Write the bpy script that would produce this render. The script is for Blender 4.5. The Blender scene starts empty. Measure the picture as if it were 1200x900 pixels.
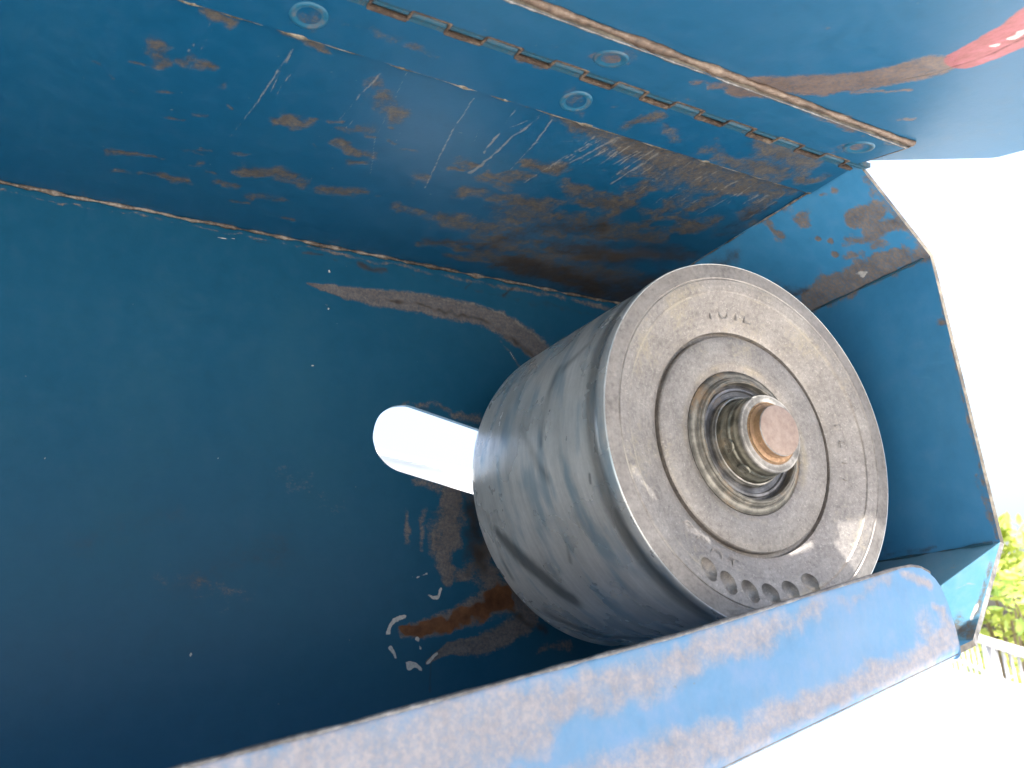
import bpy, bmesh, math, random
import numpy as np
from mathutils import Vector, Matrix, noise as mnoise

# ------------------------------------------------------------------ camera, sky, sun, exposure
# Working unit of the model is the decimetre (pulley radius = 1.0 = 10 cm); D converts to metres.
D = 0.1
BASE = 0.9                      # height of the pulley axis above the ground, metres
sc = bpy.context.scene
COL = sc.collection
cam = bpy.data.cameras.new('camera'); cam_o = bpy.data.objects.new('camera', cam); COL.objects.link(cam_o)
CP = (-3.4645, -4.8566, -1.1557)
RX = (0.868, -0.4942, -0.0481); RY = (0.1152, 0.2948, -0.9486); RZ = (0.483, 0.8179, 0.3128)
m = Matrix(((RX[0], -RY[0], -RZ[0], CP[0]*D), (RX[1], -RY[1], -RZ[1], CP[1]*D),
            (RX[2], -RY[2], -RZ[2], CP[2]*D + BASE), (0, 0, 0, 1)))
cam_o.matrix_world = m
cam.sensor_width = 36; cam.lens = 36*1051.48/1200
cam.clip_start = 0.01; cam.clip_end = 2000
cam.dof.use_dof = True; cam.dof.focus_distance = 0.50; cam.dof.aperture_fstop = 18.0
sc.camera = cam_o

SUN = Vector((0.115, -0.289, 1.25)).normalized()
world = bpy.data.worlds.new('World'); sc.world = world; world.use_nodes = True
nt = world.node_tree; bg = nt.nodes['Background']
sky = nt.nodes.new('ShaderNodeTexSky'); sky.sky_type = 'NISHITA'; sky.sun_disc = False
sky.sun_elevation = math.asin(SUN.z); sky.sun_rotation = math.atan2(SUN.x, SUN.y)
sky.air_density = 1.0; sky.dust_density = 8.0; sky.ozone_density = 1.0
nt.links.new(sky.outputs[0], bg.inputs[0]); bg.inputs[1].default_value = 0.15
sun = bpy.data.lights.new('sun', 'SUN'); sun.energy = 5.0; sun.angle = math.radians(0.5); sun.color = (1.0, 0.96, 0.90)
sun_o = bpy.data.objects.new('sun', sun); COL.objects.link(sun_o)
sun_o.rotation_euler = SUN.to_track_quat('Z', 'Y').to_euler(); sun_o.location = (0, 0, 5)
sc.view_settings.view_transform = 'Standard'; sc.view_settings.look = 'None'
sc.view_settings.exposure = 2.0; sc.view_settings.gamma = 1.0; sc.view_settings.use_curve_mapping = False
sc.render.engine = 'CYCLES'
sc.cycles.max_bounces = 10; sc.cycles.diffuse_bounces = 6; sc.cycles.glossy_bounces = 6

WEAR_AND_REFLECTION={
'top':[('b',1.0,[(-3.11,-1.437,1.448,0.039),(-3.066,-1.355,1.448,0.0404)]),('b',0.9,[(-2.979,-1.403,1.448,0.0315)]),('b',0.9,[(-2.914,-1.398,1.448,0.0274),(-2.876,-1.404,1.448,0.0275)]),('b',0.7,[(-2.795,-1.305,1.448,0.024)]),('p',0.9,[(-2.59,-1.675,1.448,0.0071),(-2.606,-1.497,1.448,0.0065),(-2.616,-1.323,1.448,0.0059),(-2.675,-0.919,1.448,0.0044)]),('p',0.8,[(-2.588,-1.633,1.448,0.0045),(-2.6,-1.112,1.448,0.0042)]),('p',0.9,[(-2.194,-1.698,1.448,0.0076),(-2.228,-1.44,1.448,0.0066),(-2.26,-1.076,1.448,0.0045)]),('p',0.8,[(-2.089,-1.75,1.448,0.0057),(-2.036,-1.224,1.448,0.0056),(-1.93,-0.879,1.448,0.005)]),('b',1.0,[(-2.473,-1.173,1.448,0.0474),(-2.412,-1.179,1.448,0.0478)]),('b',0.9,[(-2.365,-1.202,1.448,0.0319)]),('b',1.0,[(-2.129,-1.545,1.448,0.0452),(-2.01,-1.434,1.448,0.0582)]),('b',0.8,[(-2.212,-1.22,1.448,0.0272),(-2.095,-1.26,1.448,0.0329)]),('b',0.95,[(-2.176,-1.116,1.448,0.0394),(-2.004,-1.044,1.448,0.0412)]),('b',0.9,[(-3.191,-0.533,1.448,0.028),(-3.057,-0.571,1.448,0.017),(-2.941,-0.557,1.448,0.0232)]),('b',0.7,[(-3.119,-0.366,1.448,0.0237),(-3.069,-0.363,1.448,0.0239)]),('b',0.85,[(-2.997,-0.378,1.448,0.0241),(-2.779,-0.406,1.448,0.0309)]),('b',0.8,[(-2.754,-0.61,1.448,0.0235)]),('b',0.8,[(-2.634,-0.454,1.448,0.0249),(-2.522,-0.458,1.448,0.0253)]),('b',1.0,[(-2.524,-0.647,1.448,0.0483),(-2.305,-0.675,1.448,0.0495)]),('b',1.0,[(-2.226,-0.645,1.448,0.0442)]),('b',0.95,[(-2.082,-0.643,1.448,0.0387),(-1.911,-0.673,1.448,0.0328)]),('b',0.8,[(-2.412,-0.389,1.448,0.0327),(-2.286,-0.448,1.448,0.0329)]),('b',0.9,[(-1.639,-0.61,1.448,0.0416),(-1.522,-0.588,1.448,0.0496)]),('b',1.0,[(-2.936,-1.751,1.448,0.0364),(-2.868,-1.718,1.448,0.0332)]),('b',1.0,[(-2.646,-1.766,1.448,0.0298),(-2.527,-1.736,1.448,0.0396),(-2.467,-1.724,1.448,0.0224)]),('b',0.8,[(-2.196,-1.63,1.448,0.0387)]),('p',0.9,[(-1.738,-1.713,1.448,0.0061),(-1.703,-1.383,1.448,0.0068),(-1.616,-0.881,1.448,0.0059)]),('p',0.9,[(-1.515,-1.71,1.448,0.0069),(-1.476,-1.321,1.448,0.0107)]),('p',0.95,[(-1.366,-1.759,1.448,0.0054),(-1.42,-1.518,1.448,0.0102),(-1.425,-1.301,1.448,0.009),(-1.458,-1.12,1.448,0.0138)]),('p',0.9,[(-1.313,-1.73,1.448,0.0082),(-1.286,-1.523,1.448,0.007),(-1.274,-1.234,1.448,0.0056)]),('p',0.9,[(-1.366,-1.759,1.448,0.0054),(-1.484,-1.545,1.448,0.005)]),('p',0.95,[(-0.926,-1.745,1.448,0.0145),(-0.97,-1.587,1.448,0.0096),(-1.017,-1.43,1.448,0.0124)]),('p',0.8,[(-1.071,-1.513,1.448,0.006),(-1.14,-1.152,1.448,0.0098)]),('p',0.7,[(-1.274,-1.529,1.448,0.0046),(-1.056,-1.65,1.448,0.0047)]),('p',0.7,[(-1.036,-1.374,1.448,0.0063),(-0.61,-1.518,1.448,0.0064)]),('p',0.7,[(-0.855,-1.403,1.448,0.0064),(-0.785,-0.982,1.448,0.0072)]),('p',0.8,[(-2.162,-1.435,1.448,0.0052),(-2.194,-1.229,1.448,0.0054)]),('b',0.95,[(-1.233,-1.328,1.448,0.0431),(-1.039,-1.345,1.448,0.0505)]),('b',0.95,[(-1.378,-0.911,1.448,0.0536),(-1.308,-0.953,1.448,0.0535)]),('b',0.9,[(-1.22,-0.942,1.448,0.0611),(-0.931,-0.991,1.448,0.0839)]),('b',0.9,[(-1.387,-0.593,1.448,0.0793),(-1.018,-0.634,1.448,0.0976)]),('b',0.9,[(-0.937,-0.671,1.448,0.0677)]),('b',0.8,[(-1.66,-0.622,1.448,0.0414),(-1.508,-0.594,1.448,0.0425)]),('b',0.9,[(-0.84,-1.212,1.448,0.0605),(-0.535,-1.174,1.448,0.0849)]),('b',0.9,[(-0.271,-0.926,1.448,0.0698),(-0.231,-1.064,1.448,0.0605)]),('b',0.8,[(-0.692,-0.598,1.448,0.0474),(-1.363,-0.27,1.448,0.0389)]),('b',0.85,[(-1.039,-0.417,1.448,0.0628),(-0.55,-0.44,1.448,0.0665),(-0.138,-0.625,1.448,0.0673)]),('b',1.0,[(-1.309,-1.786,1.448,0.0269),(-1.069,-1.768,1.448,0.045),(-0.829,-1.732,1.448,0.0826),(-0.486,-1.68,1.448,0.1008),(-0.175,-1.722,1.448,0.0849),(0.29,-1.749,1.448,0.0555)]),('b',0.8,[(-1.522,-1.781,1.448,0.0156),(-1.279,-1.778,1.448,0.0271)]),('b',0.9,[(-0.036,-1.689,1.448,0.0537),(-0.097,-1.265,1.448,0.0515)]),('b',0.9,[(0.241,-1.663,1.448,0.0633),(0.263,-1.43,1.448,0.0595)]),('b',0.9,[(0.149,-1.238,1.448,0.0688),(-0.004,-1.072,1.448,0.0467)]),('b',0.85,[(-0.5,-1.452,1.448,0.0599),(-0.495,-0.944,1.448,0.045)]),('b',0.8,[(-0.215,-1.482,1.448,0.0551),(-0.206,-1.158,1.448,0.052)]),('p',0.7,[(-0.495,-1.74,1.448,0.0062),(-0.531,-1.335,1.448,0.0068)]),('p',0.7,[(-0.31,-1.735,1.448,0.0064),(-0.327,-1.27,1.448,0.0071)]),('p',0.7,[(-0.119,-1.729,1.448,0.0066),(-0.131,-1.306,1.448,0.0073)]),('p',0.6,[(-0.626,-1.723,1.448,0.0061),(-0.698,-1.359,1.448,0.0066)]),('g',0.9,[(-0.692,-0.24,1.448,0.1193),(-0.27,-0.21,1.448,0.1623),(0.288,-0.141,1.448,0.2533),(0.436,-0.444,1.448,0.1869)]),('g',0.8,[(-0.596,-0.617,1.448,0.1115),(-0.138,-0.625,1.448,0.1683),(0.282,-0.813,1.448,0.1193)]),('g',0.7,[(-1.012,-0.365,1.448,0.0797),(-0.831,-0.696,1.448,0.1062),(-0.477,-0.917,1.448,0.106)]),('g',0.65,[(-1.353,-0.337,1.448,0.0614),(-0.913,-0.41,1.448,0.0799)]),('g',0.7,[(0.295,-1.208,1.448,0.0942),(0.33,-1.574,1.448,0.0291)]),('b',0.8,[(-1.157,-0.169,1.448,0.0326),(-0.4,-0.197,1.448,0.0356),(0.172,-0.091,1.448,0.0485)]),('b',0.95,[(-1.264,-1.754,1.448,0.0438),(-0.924,-1.713,1.448,0.0935),(-0.525,-1.634,1.448,0.1395),(-0.144,-1.618,1.448,0.1211),(0.196,-1.674,1.448,0.0697)]),('b',0.8,[(-0.956,-0.259,1.448,0.0985),(-0.484,-0.333,1.448,0.1372),(0.058,-0.354,1.448,0.1457)]),('b',0.75,[(-1.031,-0.835,1.448,0.1002),(-0.603,-0.918,1.448,0.1042),(-0.08,-0.913,1.448,0.1116)]),('s',0.71,[(-0.127,-1.599,1.448,0.0122),(-0.118,-1.228,1.448,0.0044)]),('s',0.71,[(-1.013,-1.62,1.448,0.0065),(-1.076,-1.292,1.448,0.0038)]),('s',0.95,[(-0.733,-1.688,1.448,0.0109),(-0.775,-1.457,1.448,0.0038)]),('s',0.81,[(-0.115,-1.581,1.448,0.0061),(-0.107,-1.415,1.448,0.0043)]),('s',0.82,[(-1.012,-1.675,1.448,0.0082),(-1.081,-1.478,1.448,0.0036)]),('s',0.84,[(-0.427,-1.725,1.448,0.0063),(-0.428,-1.64,1.448,0.0039)]),('s',0.69,[(-0.641,-1.768,1.448,0.0114),(-0.655,-1.413,1.448,0.0039)]),('s',0.63,[(-0.311,-1.61,1.448,0.0092),(-0.361,-1.329,1.448,0.0042)]),('s',0.62,[(-0.309,-1.605,1.448,0.0086),(-0.335,-1.409,1.448,0.0041)]),('s',0.94,[(-0.683,-1.741,1.448,0.009),(-0.722,-1.403,1.448,0.0039)]),('s',0.75,[(-0.204,-1.651,1.448,0.0073),(-0.192,-1.322,1.448,0.0043)]),('s',0.84,[(-0.582,-1.751,1.448,0.0073),(-0.602,-1.347,1.448,0.004)]),('s',0.93,[(0.224,-1.644,1.448,0.0134),(0.207,-1.525,1.448,0.0043)]),('s',0.79,[(-0.339,-1.744,1.448,0.0063),(-0.371,-1.618,1.448,0.0039)]),('s',0.74,[(0.236,-1.649,1.448,0.0078),(0.246,-1.358,1.448,0.0045)]),('s',0.71,[(-0.964,-1.609,1.448,0.0101),(-1.01,-1.39,1.448,0.0038)]),('s',0.94,[(-1.043,-1.7,1.448,0.0092),(-1.052,-1.613,1.448,0.0035)]),('s',0.81,[(-0.481,-1.673,1.448,0.0101),(-0.509,-1.298,1.448,0.0041)]),('s',0.65,[(-0.585,-1.674,1.448,0.0118),(-0.669,-1.378,1.448,0.004)]),('s',0.75,[(-1.022,-1.632,1.448,0.0106),(-1.056,-1.281,1.448,0.0038)]),('s',0.85,[(-1.026,-1.655,1.448,0.0064),(-1.093,-1.335,1.448,0.0038)]),('s',0.93,[(-0.82,-1.702,1.448,0.0089),(-0.837,-1.57,1.448,0.0037)]),('s',0.94,[(-0.642,-1.719,1.448,0.0085),(-0.692,-1.336,1.448,0.004)]),('s',0.75,[(-0.285,-1.601,1.448,0.0126),(-0.324,-1.272,1.448,0.0043)]),('s',0.78,[(-0.442,-1.597,1.448,0.0123),(-0.452,-1.493,1.448,0.004)]),('s',0.82,[(-0.688,-1.621,1.448,0.0124),(-0.752,-1.338,1.448,0.004)]),('s',0.67,[(-0.634,-1.696,1.448,0.0117),(-0.636,-1.547,1.448,0.0038)]),('s',0.81,[(0.062,-1.753,1.448,0.0107),(0.054,-1.47,1.448,0.0043)]),('s',0.82,[(-0.587,-1.591,1.448,0.0064),(-0.627,-1.365,1.448,0.004)]),('s',0.86,[(-0.991,-1.693,1.448,0.0052),(-1.08,-1.406,1.448,0.0037)]),('s',0.92,[(0.318,-1.615,1.448,0.0065),(0.316,-1.213,1.448,0.0047)]),('s',0.67,[(-1.079,-1.762,1.448,0.0084),(-1.1,-1.61,1.448,0.0035)]),('s',0.61,[(-0.998,-1.662,1.448,0.007),(-1.03,-1.542,1.448,0.0036)]),('s',0.81,[(0.304,-1.67,1.448,0.0071),(0.284,-1.309,1.448,0.0046)]),('s',0.9,[(-0.349,-1.764,1.448,0.0057),(-0.433,-1.462,1.448,0.004)]),('s',0.88,[(-0.637,-1.711,1.448,0.0073),(-0.658,-1.604,1.448,0.0038)]),('s',0.91,[(0.233,-1.617,1.448,0.0071),(0.22,-1.494,1.448,0.0044)]),('s',0.83,[(-0.25,-1.651,1.448,0.0105),(-0.237,-1.345,1.448,0.0043)]),('s',0.9,[(0.17,-1.616,1.448,0.0134),(0.151,-1.427,1.448,0.0044)]),('s',0.8,[(-0.912,-1.761,1.448,0.011),(-0.941,-1.479,1.448,0.0037)]),('s',0.64,[(-0.591,-1.723,1.448,0.008),(-0.632,-1.511,1.448,0.0039)]),('s',0.73,[(-0.866,-1.648,1.448,0.0084),(-0.915,-1.301,1.448,0.0039)]),('s',0.63,[(-0.814,-1.723,1.448,0.0101),(-0.842,-1.548,1.448,0.0037)]),('s',0.65,[(-0.299,-1.715,1.448,0.0064),(-0.318,-1.618,1.448,0.0039)]),('s',0.71,[(-0.944,-1.752,1.448,0.0104),(-0.99,-1.388,1.448,0.0038)]),('s',0.73,[(-0.258,-1.737,1.448,0.0109),(-0.304,-1.536,1.448,0.004)]),('s',0.84,[(-0.906,-1.637,1.448,0.0072),(-0.995,-1.338,1.448,0.0038)]),('s',0.69,[(-0.975,-1.675,1.448,0.0082),(-1.01,-1.348,1.448,0.0038)]),('s',0.88,[(0.067,-1.598,1.448,0.0111),(0.076,-1.463,1.448,0.0043)]),('s',0.87,[(0.042,-1.578,1.448,0.0091),(-0.023,-1.188,1.448,0.0045)]),('s',0.85,[(-0.228,-1.738,1.448,0.0084),(-0.282,-1.428,1.448,0.0041)]),('s',0.79,[(-0.568,-1.692,1.448,0.0081),(-0.589,-1.611,1.448,0.0038)]),('s',0.92,[(-0.275,-1.634,1.448,0.0085),(-0.315,-1.442,1.448,0.0041)]),('s',0.85,[(-0.847,-1.63,1.448,0.0109),(-0.878,-1.207,1.448,0.004)]),('s',0.64,[(0.191,-1.752,1.448,0.0068),(0.17,-1.652,1.448,0.0042)]),('s',0.92,[(-0.281,-1.688,1.448,0.0071),(-0.278,-1.341,1.448,0.0042)]),('s',0.71,[(-0.055,-1.761,1.448,0.0079),(-0.031,-1.508,1.448,0.0042)]),('s',0.91,[(-0.061,-1.686,1.448,0.0127),(-0.083,-1.596,1.448,0.0041)]),('s',0.61,[(-0.751,-1.697,1.448,0.0084),(-0.76,-1.543,1.448,0.0038)]),('s',0.66,[(-0.942,-1.735,1.448,0.0093),(-1.007,-1.398,1.448,0.0038)]),('s',0.82,[(-0.707,-1.673,1.448,0.0086),(-0.734,-1.509,1.448,0.0038)]),('s',0.65,[(-0.487,-1.622,1.448,0.0058),(-0.495,-1.228,1.448,0.0042)]),('s',0.67,[(0.461,-1.585,1.448,0.0103),(0.435,-1.432,1.448,0.0046)]),('s',0.81,[(-0.318,-1.597,1.448,0.0059),(-0.321,-1.5,1.448,0.0041)]),('s',0.89,[(-0.755,-1.684,1.448,0.0103),(-0.841,-1.348,1.448,0.0039)]),('s',0.71,[(-0.007,-1.608,1.448,0.0069),(-0.047,-1.303,1.448,0.0044)]),('s',0.72,[(-0.057,-1.742,1.448,0.0126),(-0.092,-1.361,1.448,0.0043)]),('s',0.8,[(-0.857,-1.675,1.448,0.0107),(-0.889,-1.582,1.448,0.0036)]),('s',0.93,[(-0.645,-1.622,1.448,0.0081),(-0.703,-1.323,1.448,0.004)]),('s',0.83,[(-0.474,-1.641,1.448,0.007),(-0.499,-1.274,1.448,0.0042)]),('b',0.92,[(-0.184,-0.459,1.448,0.0269),(-0.12,-0.449,1.448,0.0376)]),('b',0.92,[(-0.616,-0.523,1.448,0.0284),(-0.462,-0.523,1.448,0.0397)]),('b',0.89,[(-0.09,-1.644,1.448,0.0424),(0.017,-1.678,1.448,0.0339)]),('b',0.76,[(-1.389,-1.099,1.448,0.0364),(-1.194,-1.093,1.448,0.0362)]),('b',0.89,[(-0.146,-0.41,1.448,0.0694),(0.015,-0.401,1.448,0.0467)]),('b',0.92,[(-0.742,-0.716,1.448,0.0405),(-0.626,-0.723,1.448,0.0449)]),('b',0.81,[(-0.65,-0.956,1.448,0.0594),(-0.429,-0.945,1.448,0.0318)]),('b',0.96,[(-0.636,-1.644,1.448,0.0404),(-0.533,-1.654,1.448,0.0334)]),('b',0.76,[(-0.254,-1.034,1.448,0.0364),(-0.136,-1.054,1.448,0.0322)]),('b',0.81,[(0.405,-1.316,1.448,0.0505),(0.571,-1.304,1.448,0.051)]),('b',0.85,[(-1.002,-1.029,1.448,0.0487),(-0.827,-1.082,1.448,0.0438)]),('b',0.83,[(-1.014,-0.788,1.448,0.058),(-0.935,-0.781,1.448,0.0323)]),('b',0.86,[(-0.134,-1.189,1.448,0.0313),(-0.026,-1.208,1.448,0.0414)]),('b',0.95,[(-0.482,-1.624,1.448,0.0365),(-0.336,-1.672,1.448,0.0349)]),('b',0.89,[(-1.08,-0.618,1.448,0.0336),(-0.972,-0.623,1.448,0.0348)]),('b',0.79,[(-0.701,-1.473,1.448,0.0309),(-0.506,-1.517,1.448,0.0151)]),('b',0.76,[(-0.539,-0.458,1.448,0.0315),(-0.354,-0.481,1.448,0.049)]),('b',0.89,[(-0.23,-0.256,1.448,0.0682),(-0.013,-0.234,1.448,0.0342)]),('b',0.74,[(-1.179,-0.851,1.448,0.0391),(-1.051,-0.851,1.448,0.0192)]),('b',0.99,[(-1.577,-1.12,1.448,0.0197),(-1.507,-1.138,1.448,0.0174)]),('b',0.75,[(-0.927,-1.27,1.448,0.0301),(-0.801,-1.267,1.448,0.0193)]),('b',0.95,[(-0.57,-1.249,1.448,0.0277),(-0.439,-1.239,1.448,0.0459)]),('b',0.88,[(-0.729,-1.629,1.448,0.0468),(-0.593,-1.664,1.448,0.0424)]),('b',0.71,[(-0.143,-1.569,1.448,0.0545),(-0.031,-1.565,1.448,0.0478)]),('b',0.87,[(-0.349,-0.926,1.448,0.0668),(-0.16,-0.929,1.448,0.0291)]),('b',0.91,[(-0.835,-1.267,1.448,0.0365),(-0.65,-1.258,1.448,0.0396)]),('b',0.76,[(-1.202,-1.212,1.448,0.0306),(-1.149,-1.218,1.448,0.0423)]),('b',0.96,[(-0.823,-0.294,1.448,0.0448),(-0.666,-0.344,1.448,0.0493)]),('b',0.91,[(-1.366,-1.15,1.448,0.0272),(-1.208,-1.183,1.448,0.043)]),('b',0.94,[(-0.987,-0.546,1.448,0.0284),(-0.925,-0.548,1.448,0.017)]),('b',0.78,[(-0.12,-0.358,1.448,0.0677),(-0.056,-0.357,1.448,0.0323)]),('b',0.79,[(-0.5,-1.193,1.448,0.0531),(-0.282,-1.199,1.448,0.0415)]),('b',0.82,[(-0.693,-0.518,1.448,0.0257),(-0.479,-0.481,1.448,0.0466)]),('b',0.84,[(-1.124,-0.512,1.448,0.0624),(-1.036,-0.518,1.448,0.0261)]),('b',0.78,[(-1.27,-1.212,1.448,0.0252),(-1.21,-1.231,1.448,0.0272)]),('b',0.78,[(-1.095,-0.502,1.448,0.049),(-0.874,-0.509,1.448,0.0189)]),('b',0.94,[(-1.219,-0.315,1.448,0.0267),(-1.085,-0.311,1.448,0.0503)]),('b',0.81,[(-0.285,-1.675,1.448,0.0494),(-0.171,-1.712,1.448,0.0216)]),('b',0.99,[(-0.001,-1.176,1.448,0.0373),(0.114,-1.212,1.448,0.0306)]),('b',0.99,[(-1.588,-1.206,1.448,0.0391),(-1.462,-1.21,1.448,0.0221)]),('b',0.94,[(-0.373,-0.807,1.448,0.0495),(-0.225,-0.839,1.448,0.039)]),('b',0.95,[(-0.795,-1.129,1.448,0.0262),(-0.642,-1.139,1.448,0.0401)]),('b',0.86,[(-0.94,-1.026,1.448,0.0492),(-0.834,-1.031,1.448,0.0176)]),('b',0.77,[(0.542,-0.551,1.448,0.0371),(0.623,-0.542,1.448,0.0618)]),('b',0.84,[(-1.697,-0.962,1.448,0.0536),(-1.642,-0.979,1.448,0.0184)]),('b',0.83,[(-0.559,-0.755,1.448,0.0295),(-0.374,-0.778,1.448,0.0546)]),('b',0.75,[(-2.285,-1.247,1.448,0.0123),(-2.225,-1.276,1.448,0.0107)]),('b',0.66,[(-2.069,-1.203,1.448,0.0179),(-2.023,-1.22,1.448,0.0112)]),('b',0.56,[(-3.155,-1.08,1.448,0.0096),(-3.136,-1.076,1.448,0.0097)]),('b',0.62,[(-2.781,-0.752,1.448,0.009),(-2.744,-0.745,1.448,0.0114)]),('b',0.74,[(-2.972,-0.955,1.448,0.0129),(-2.903,-0.961,1.448,0.0104)]),('b',0.61,[(-2.819,-0.572,1.448,0.0106),(-2.775,-0.572,1.448,0.0118)]),('b',0.73,[(-1.964,-1.219,1.448,0.0153),(-1.933,-1.203,1.448,0.0114)]),('b',0.78,[(-2.37,-1.235,1.448,0.0095),(-2.35,-1.234,1.448,0.0106)]),('b',0.78,[(-2.003,-1.326,1.448,0.0164),(-1.982,-1.319,1.448,0.011)]),('b',0.73,[(-2.624,-0.778,1.448,0.0184),(-2.546,-0.81,1.448,0.0115)]),('b',0.75,[(-2.075,-0.948,1.448,0.0221),(-1.994,-0.978,1.448,0.012)]),('b',0.79,[(-2.521,-0.299,1.448,0.0158),(-2.437,-0.32,1.448,0.0133)]),('b',0.67,[(-2.709,-0.546,1.448,0.0156),(-2.668,-0.549,1.448,0.0121)]),('b',0.74,[(-3.184,-1.294,1.448,0.013),(-3.134,-1.299,1.448,0.009)]),('b',0.62,[(-3.038,-1.131,1.448,0.0111),(-2.982,-1.147,1.448,0.0097)]),('b',0.6,[(-2.822,-0.694,1.448,0.0102),(-2.761,-0.697,1.448,0.0115)]),('b',0.56,[(-2.864,-0.694,1.448,0.0141),(-2.814,-0.709,1.448,0.0113)]),('b',0.7,[(-2.789,-0.726,1.448,0.0108),(-2.732,-0.75,1.448,0.0114)]),('b',0.61,[(-1.881,-1.165,1.448,0.0116),(-1.799,-1.194,1.448,0.0117)]),('b',0.79,[(-2.223,-0.229,1.448,0.0112),(-2.164,-0.229,1.448,0.0141)]),('b',0.63,[(-2.293,-1.029,1.448,0.0085),(-2.274,-1.019,1.448,0.0114)]),('b',0.63,[(-3.25,-1.161,1.448,0.0078),(-3.236,-1.143,1.448,0.0093)]),('b',0.73,[(-2.749,-1.16,1.448,0.0076),(-2.718,-1.147,1.448,0.0102)]),('b',0.57,[(-1.822,-0.692,1.448,0.0152),(-1.804,-0.691,1.448,0.0133)]),('b',0.71,[(-3.323,-1.233,1.448,0.008),(-3.303,-1.221,1.448,0.009)]),('b',0.57,[(-2.869,-1.03,1.448,0.018),(-2.814,-1.04,1.448,0.0103)]),('s',0.74,[(-2.065,-1.709,1.448,0.0039),(-2.058,-1.517,1.448,0.0031)]),('s',0.72,[(-1.605,-1.529,1.448,0.0044),(-1.524,-1.207,1.448,0.0036)]),('s',0.69,[(-2.931,-1.698,1.448,0.0033),(-2.987,-1.413,1.448,0.0027)]),('s',0.74,[(-2.337,-1.685,1.448,0.0037),(-2.348,-1.567,1.448,0.0029)]),('s',0.6,[(-2.609,-1.476,1.448,0.0038),(-2.614,-1.227,1.448,0.003)]),('s',0.6,[(-2.997,-1.61,1.448,0.0034),(-3.026,-1.451,1.448,0.0026)]),('s',0.73,[(-1.448,-1.435,1.448,0.0046),(-1.391,-1.177,1.448,0.0038)]),('s',0.62,[(-2.26,-1.709,1.448,0.0037),(-2.273,-1.59,1.448,0.0029)]),('s',0.74,[(-2.926,-1.59,1.448,0.0034),(-2.954,-1.335,1.448,0.0028)]),('s',0.7,[(-1.436,-1.703,1.448,0.0043),(-1.4,-1.528,1.448,0.0034)]),('s',0.7,[(-1.966,-1.506,1.448,0.0042),(-1.922,-1.176,1.448,0.0035)]),('s',0.74,[(-2.974,-1.536,1.448,0.0035),(-2.995,-1.369,1.448,0.0027)]),('s',0.47,[(-2.206,-1.721,1.448,0.0038),(-2.209,-1.485,1.448,0.003)]),('s',0.6,[(-2.668,-1.73,1.448,0.0034),(-2.68,-1.47,1.448,0.0028)]),('s',0.74,[(-2.545,-1.541,1.448,0.0037),(-2.567,-1.379,1.448,0.0029)]),('s',0.69,[(-2.236,-1.596,1.448,0.0039),(-2.211,-1.195,1.448,0.0033)]),('s',0.73,[(-2.553,-1.521,1.448,0.0038),(-2.568,-1.303,1.448,0.003)]),('s',0.56,[(-2.908,-1.502,1.448,0.0035),(-2.934,-1.224,1.448,0.0029)]),('s',0.65,[(-2.92,-1.662,1.448,0.0033),(-2.933,-1.374,1.448,0.0027)]),('s',0.5,[(-1.226,-1.397,1.448,0.0048),(-1.16,-0.923,1.448,0.0041)]),('s',0.64,[(-1.377,-1.677,1.448,0.0044),(-1.338,-1.269,1.448,0.0037)]),('s',0.49,[(-2.219,-1.678,1.448,0.0038),(-2.201,-1.401,1.448,0.0031)])],
'leaf':[('b',0.75,[(-2.472,-1.954,1.448,0.029),(-2.204,-1.944,1.448,0.0219),(-2.002,-1.94,1.448,0.0182)]),('b',0.8,[(-2.692,-1.926,1.448,0.012),(-2.623,-1.868,1.448,0.0124)]),('b',0.95,[(-0.955,-1.879,1.448,0.0389),(-0.883,-1.992,1.448,0.0436)]),('b',0.95,[(-0.803,-1.952,1.448,0.0279),(-0.668,-1.894,1.448,0.0348),(-0.727,-1.849,1.448,0.0174)]),('b',0.9,[(-1.134,-1.969,1.448,0.0263)]),('b',1.0,[(-0.371,-2.044,1.448,0.0409),(-0.128,-2.031,1.448,0.0791),(0.158,-2.031,1.448,0.0635)]),('b',1.0,[(-0.144,-1.888,1.448,0.0692),(0.078,-1.87,1.448,0.0719)]),('b',1.0,[(0.005,-2.023,1.448,0.0746),(0.237,-1.896,1.448,0.0531)]),('b',0.9,[(-0.451,-1.895,1.448,0.054),(-0.168,-1.849,1.448,0.057)]),('b',0.9,[(0.286,-1.869,1.448,0.0337),(0.327,-1.968,1.448,0.0397)]),('b',0.8,[(-0.596,-1.994,1.448,0.0285),(-0.434,-2.005,1.448,0.0292)]),('p',0.8,[(0.385,-1.885,1.448,0.017)]),('p',0.8,[(0.375,-2.058,1.448,0.013)]),('b',0.7,[(-1.007,-2.104,1.448,0.0155),(-0.436,-2.071,1.448,0.0172),(0.195,-2.057,1.448,0.019)]),('b',0.6,[(-1.97,-1.873,1.448,0.0094),(-1.571,-1.865,1.448,0.0101),(-1.131,-1.857,1.448,0.0163)]),('b',0.6,[(-2.593,-1.91,1.448,0.0657)]),('b',0.7,[(-1.308,-1.943,1.448,0.0721)]),('b',0.55,[(-1.257,-1.865,1.448,0.0425)]),('b',0.7,[(-2.324,-2.05,1.448,0.0124),(-2.133,-2.049,1.448,0.0129),(-1.734,-2.071,1.448,0.0138),(-1.294,-2.091,1.448,0.0148),(-0.793,-2.096,1.448,0.0215),(-0.219,-2.091,1.448,0.0236)])],
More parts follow.
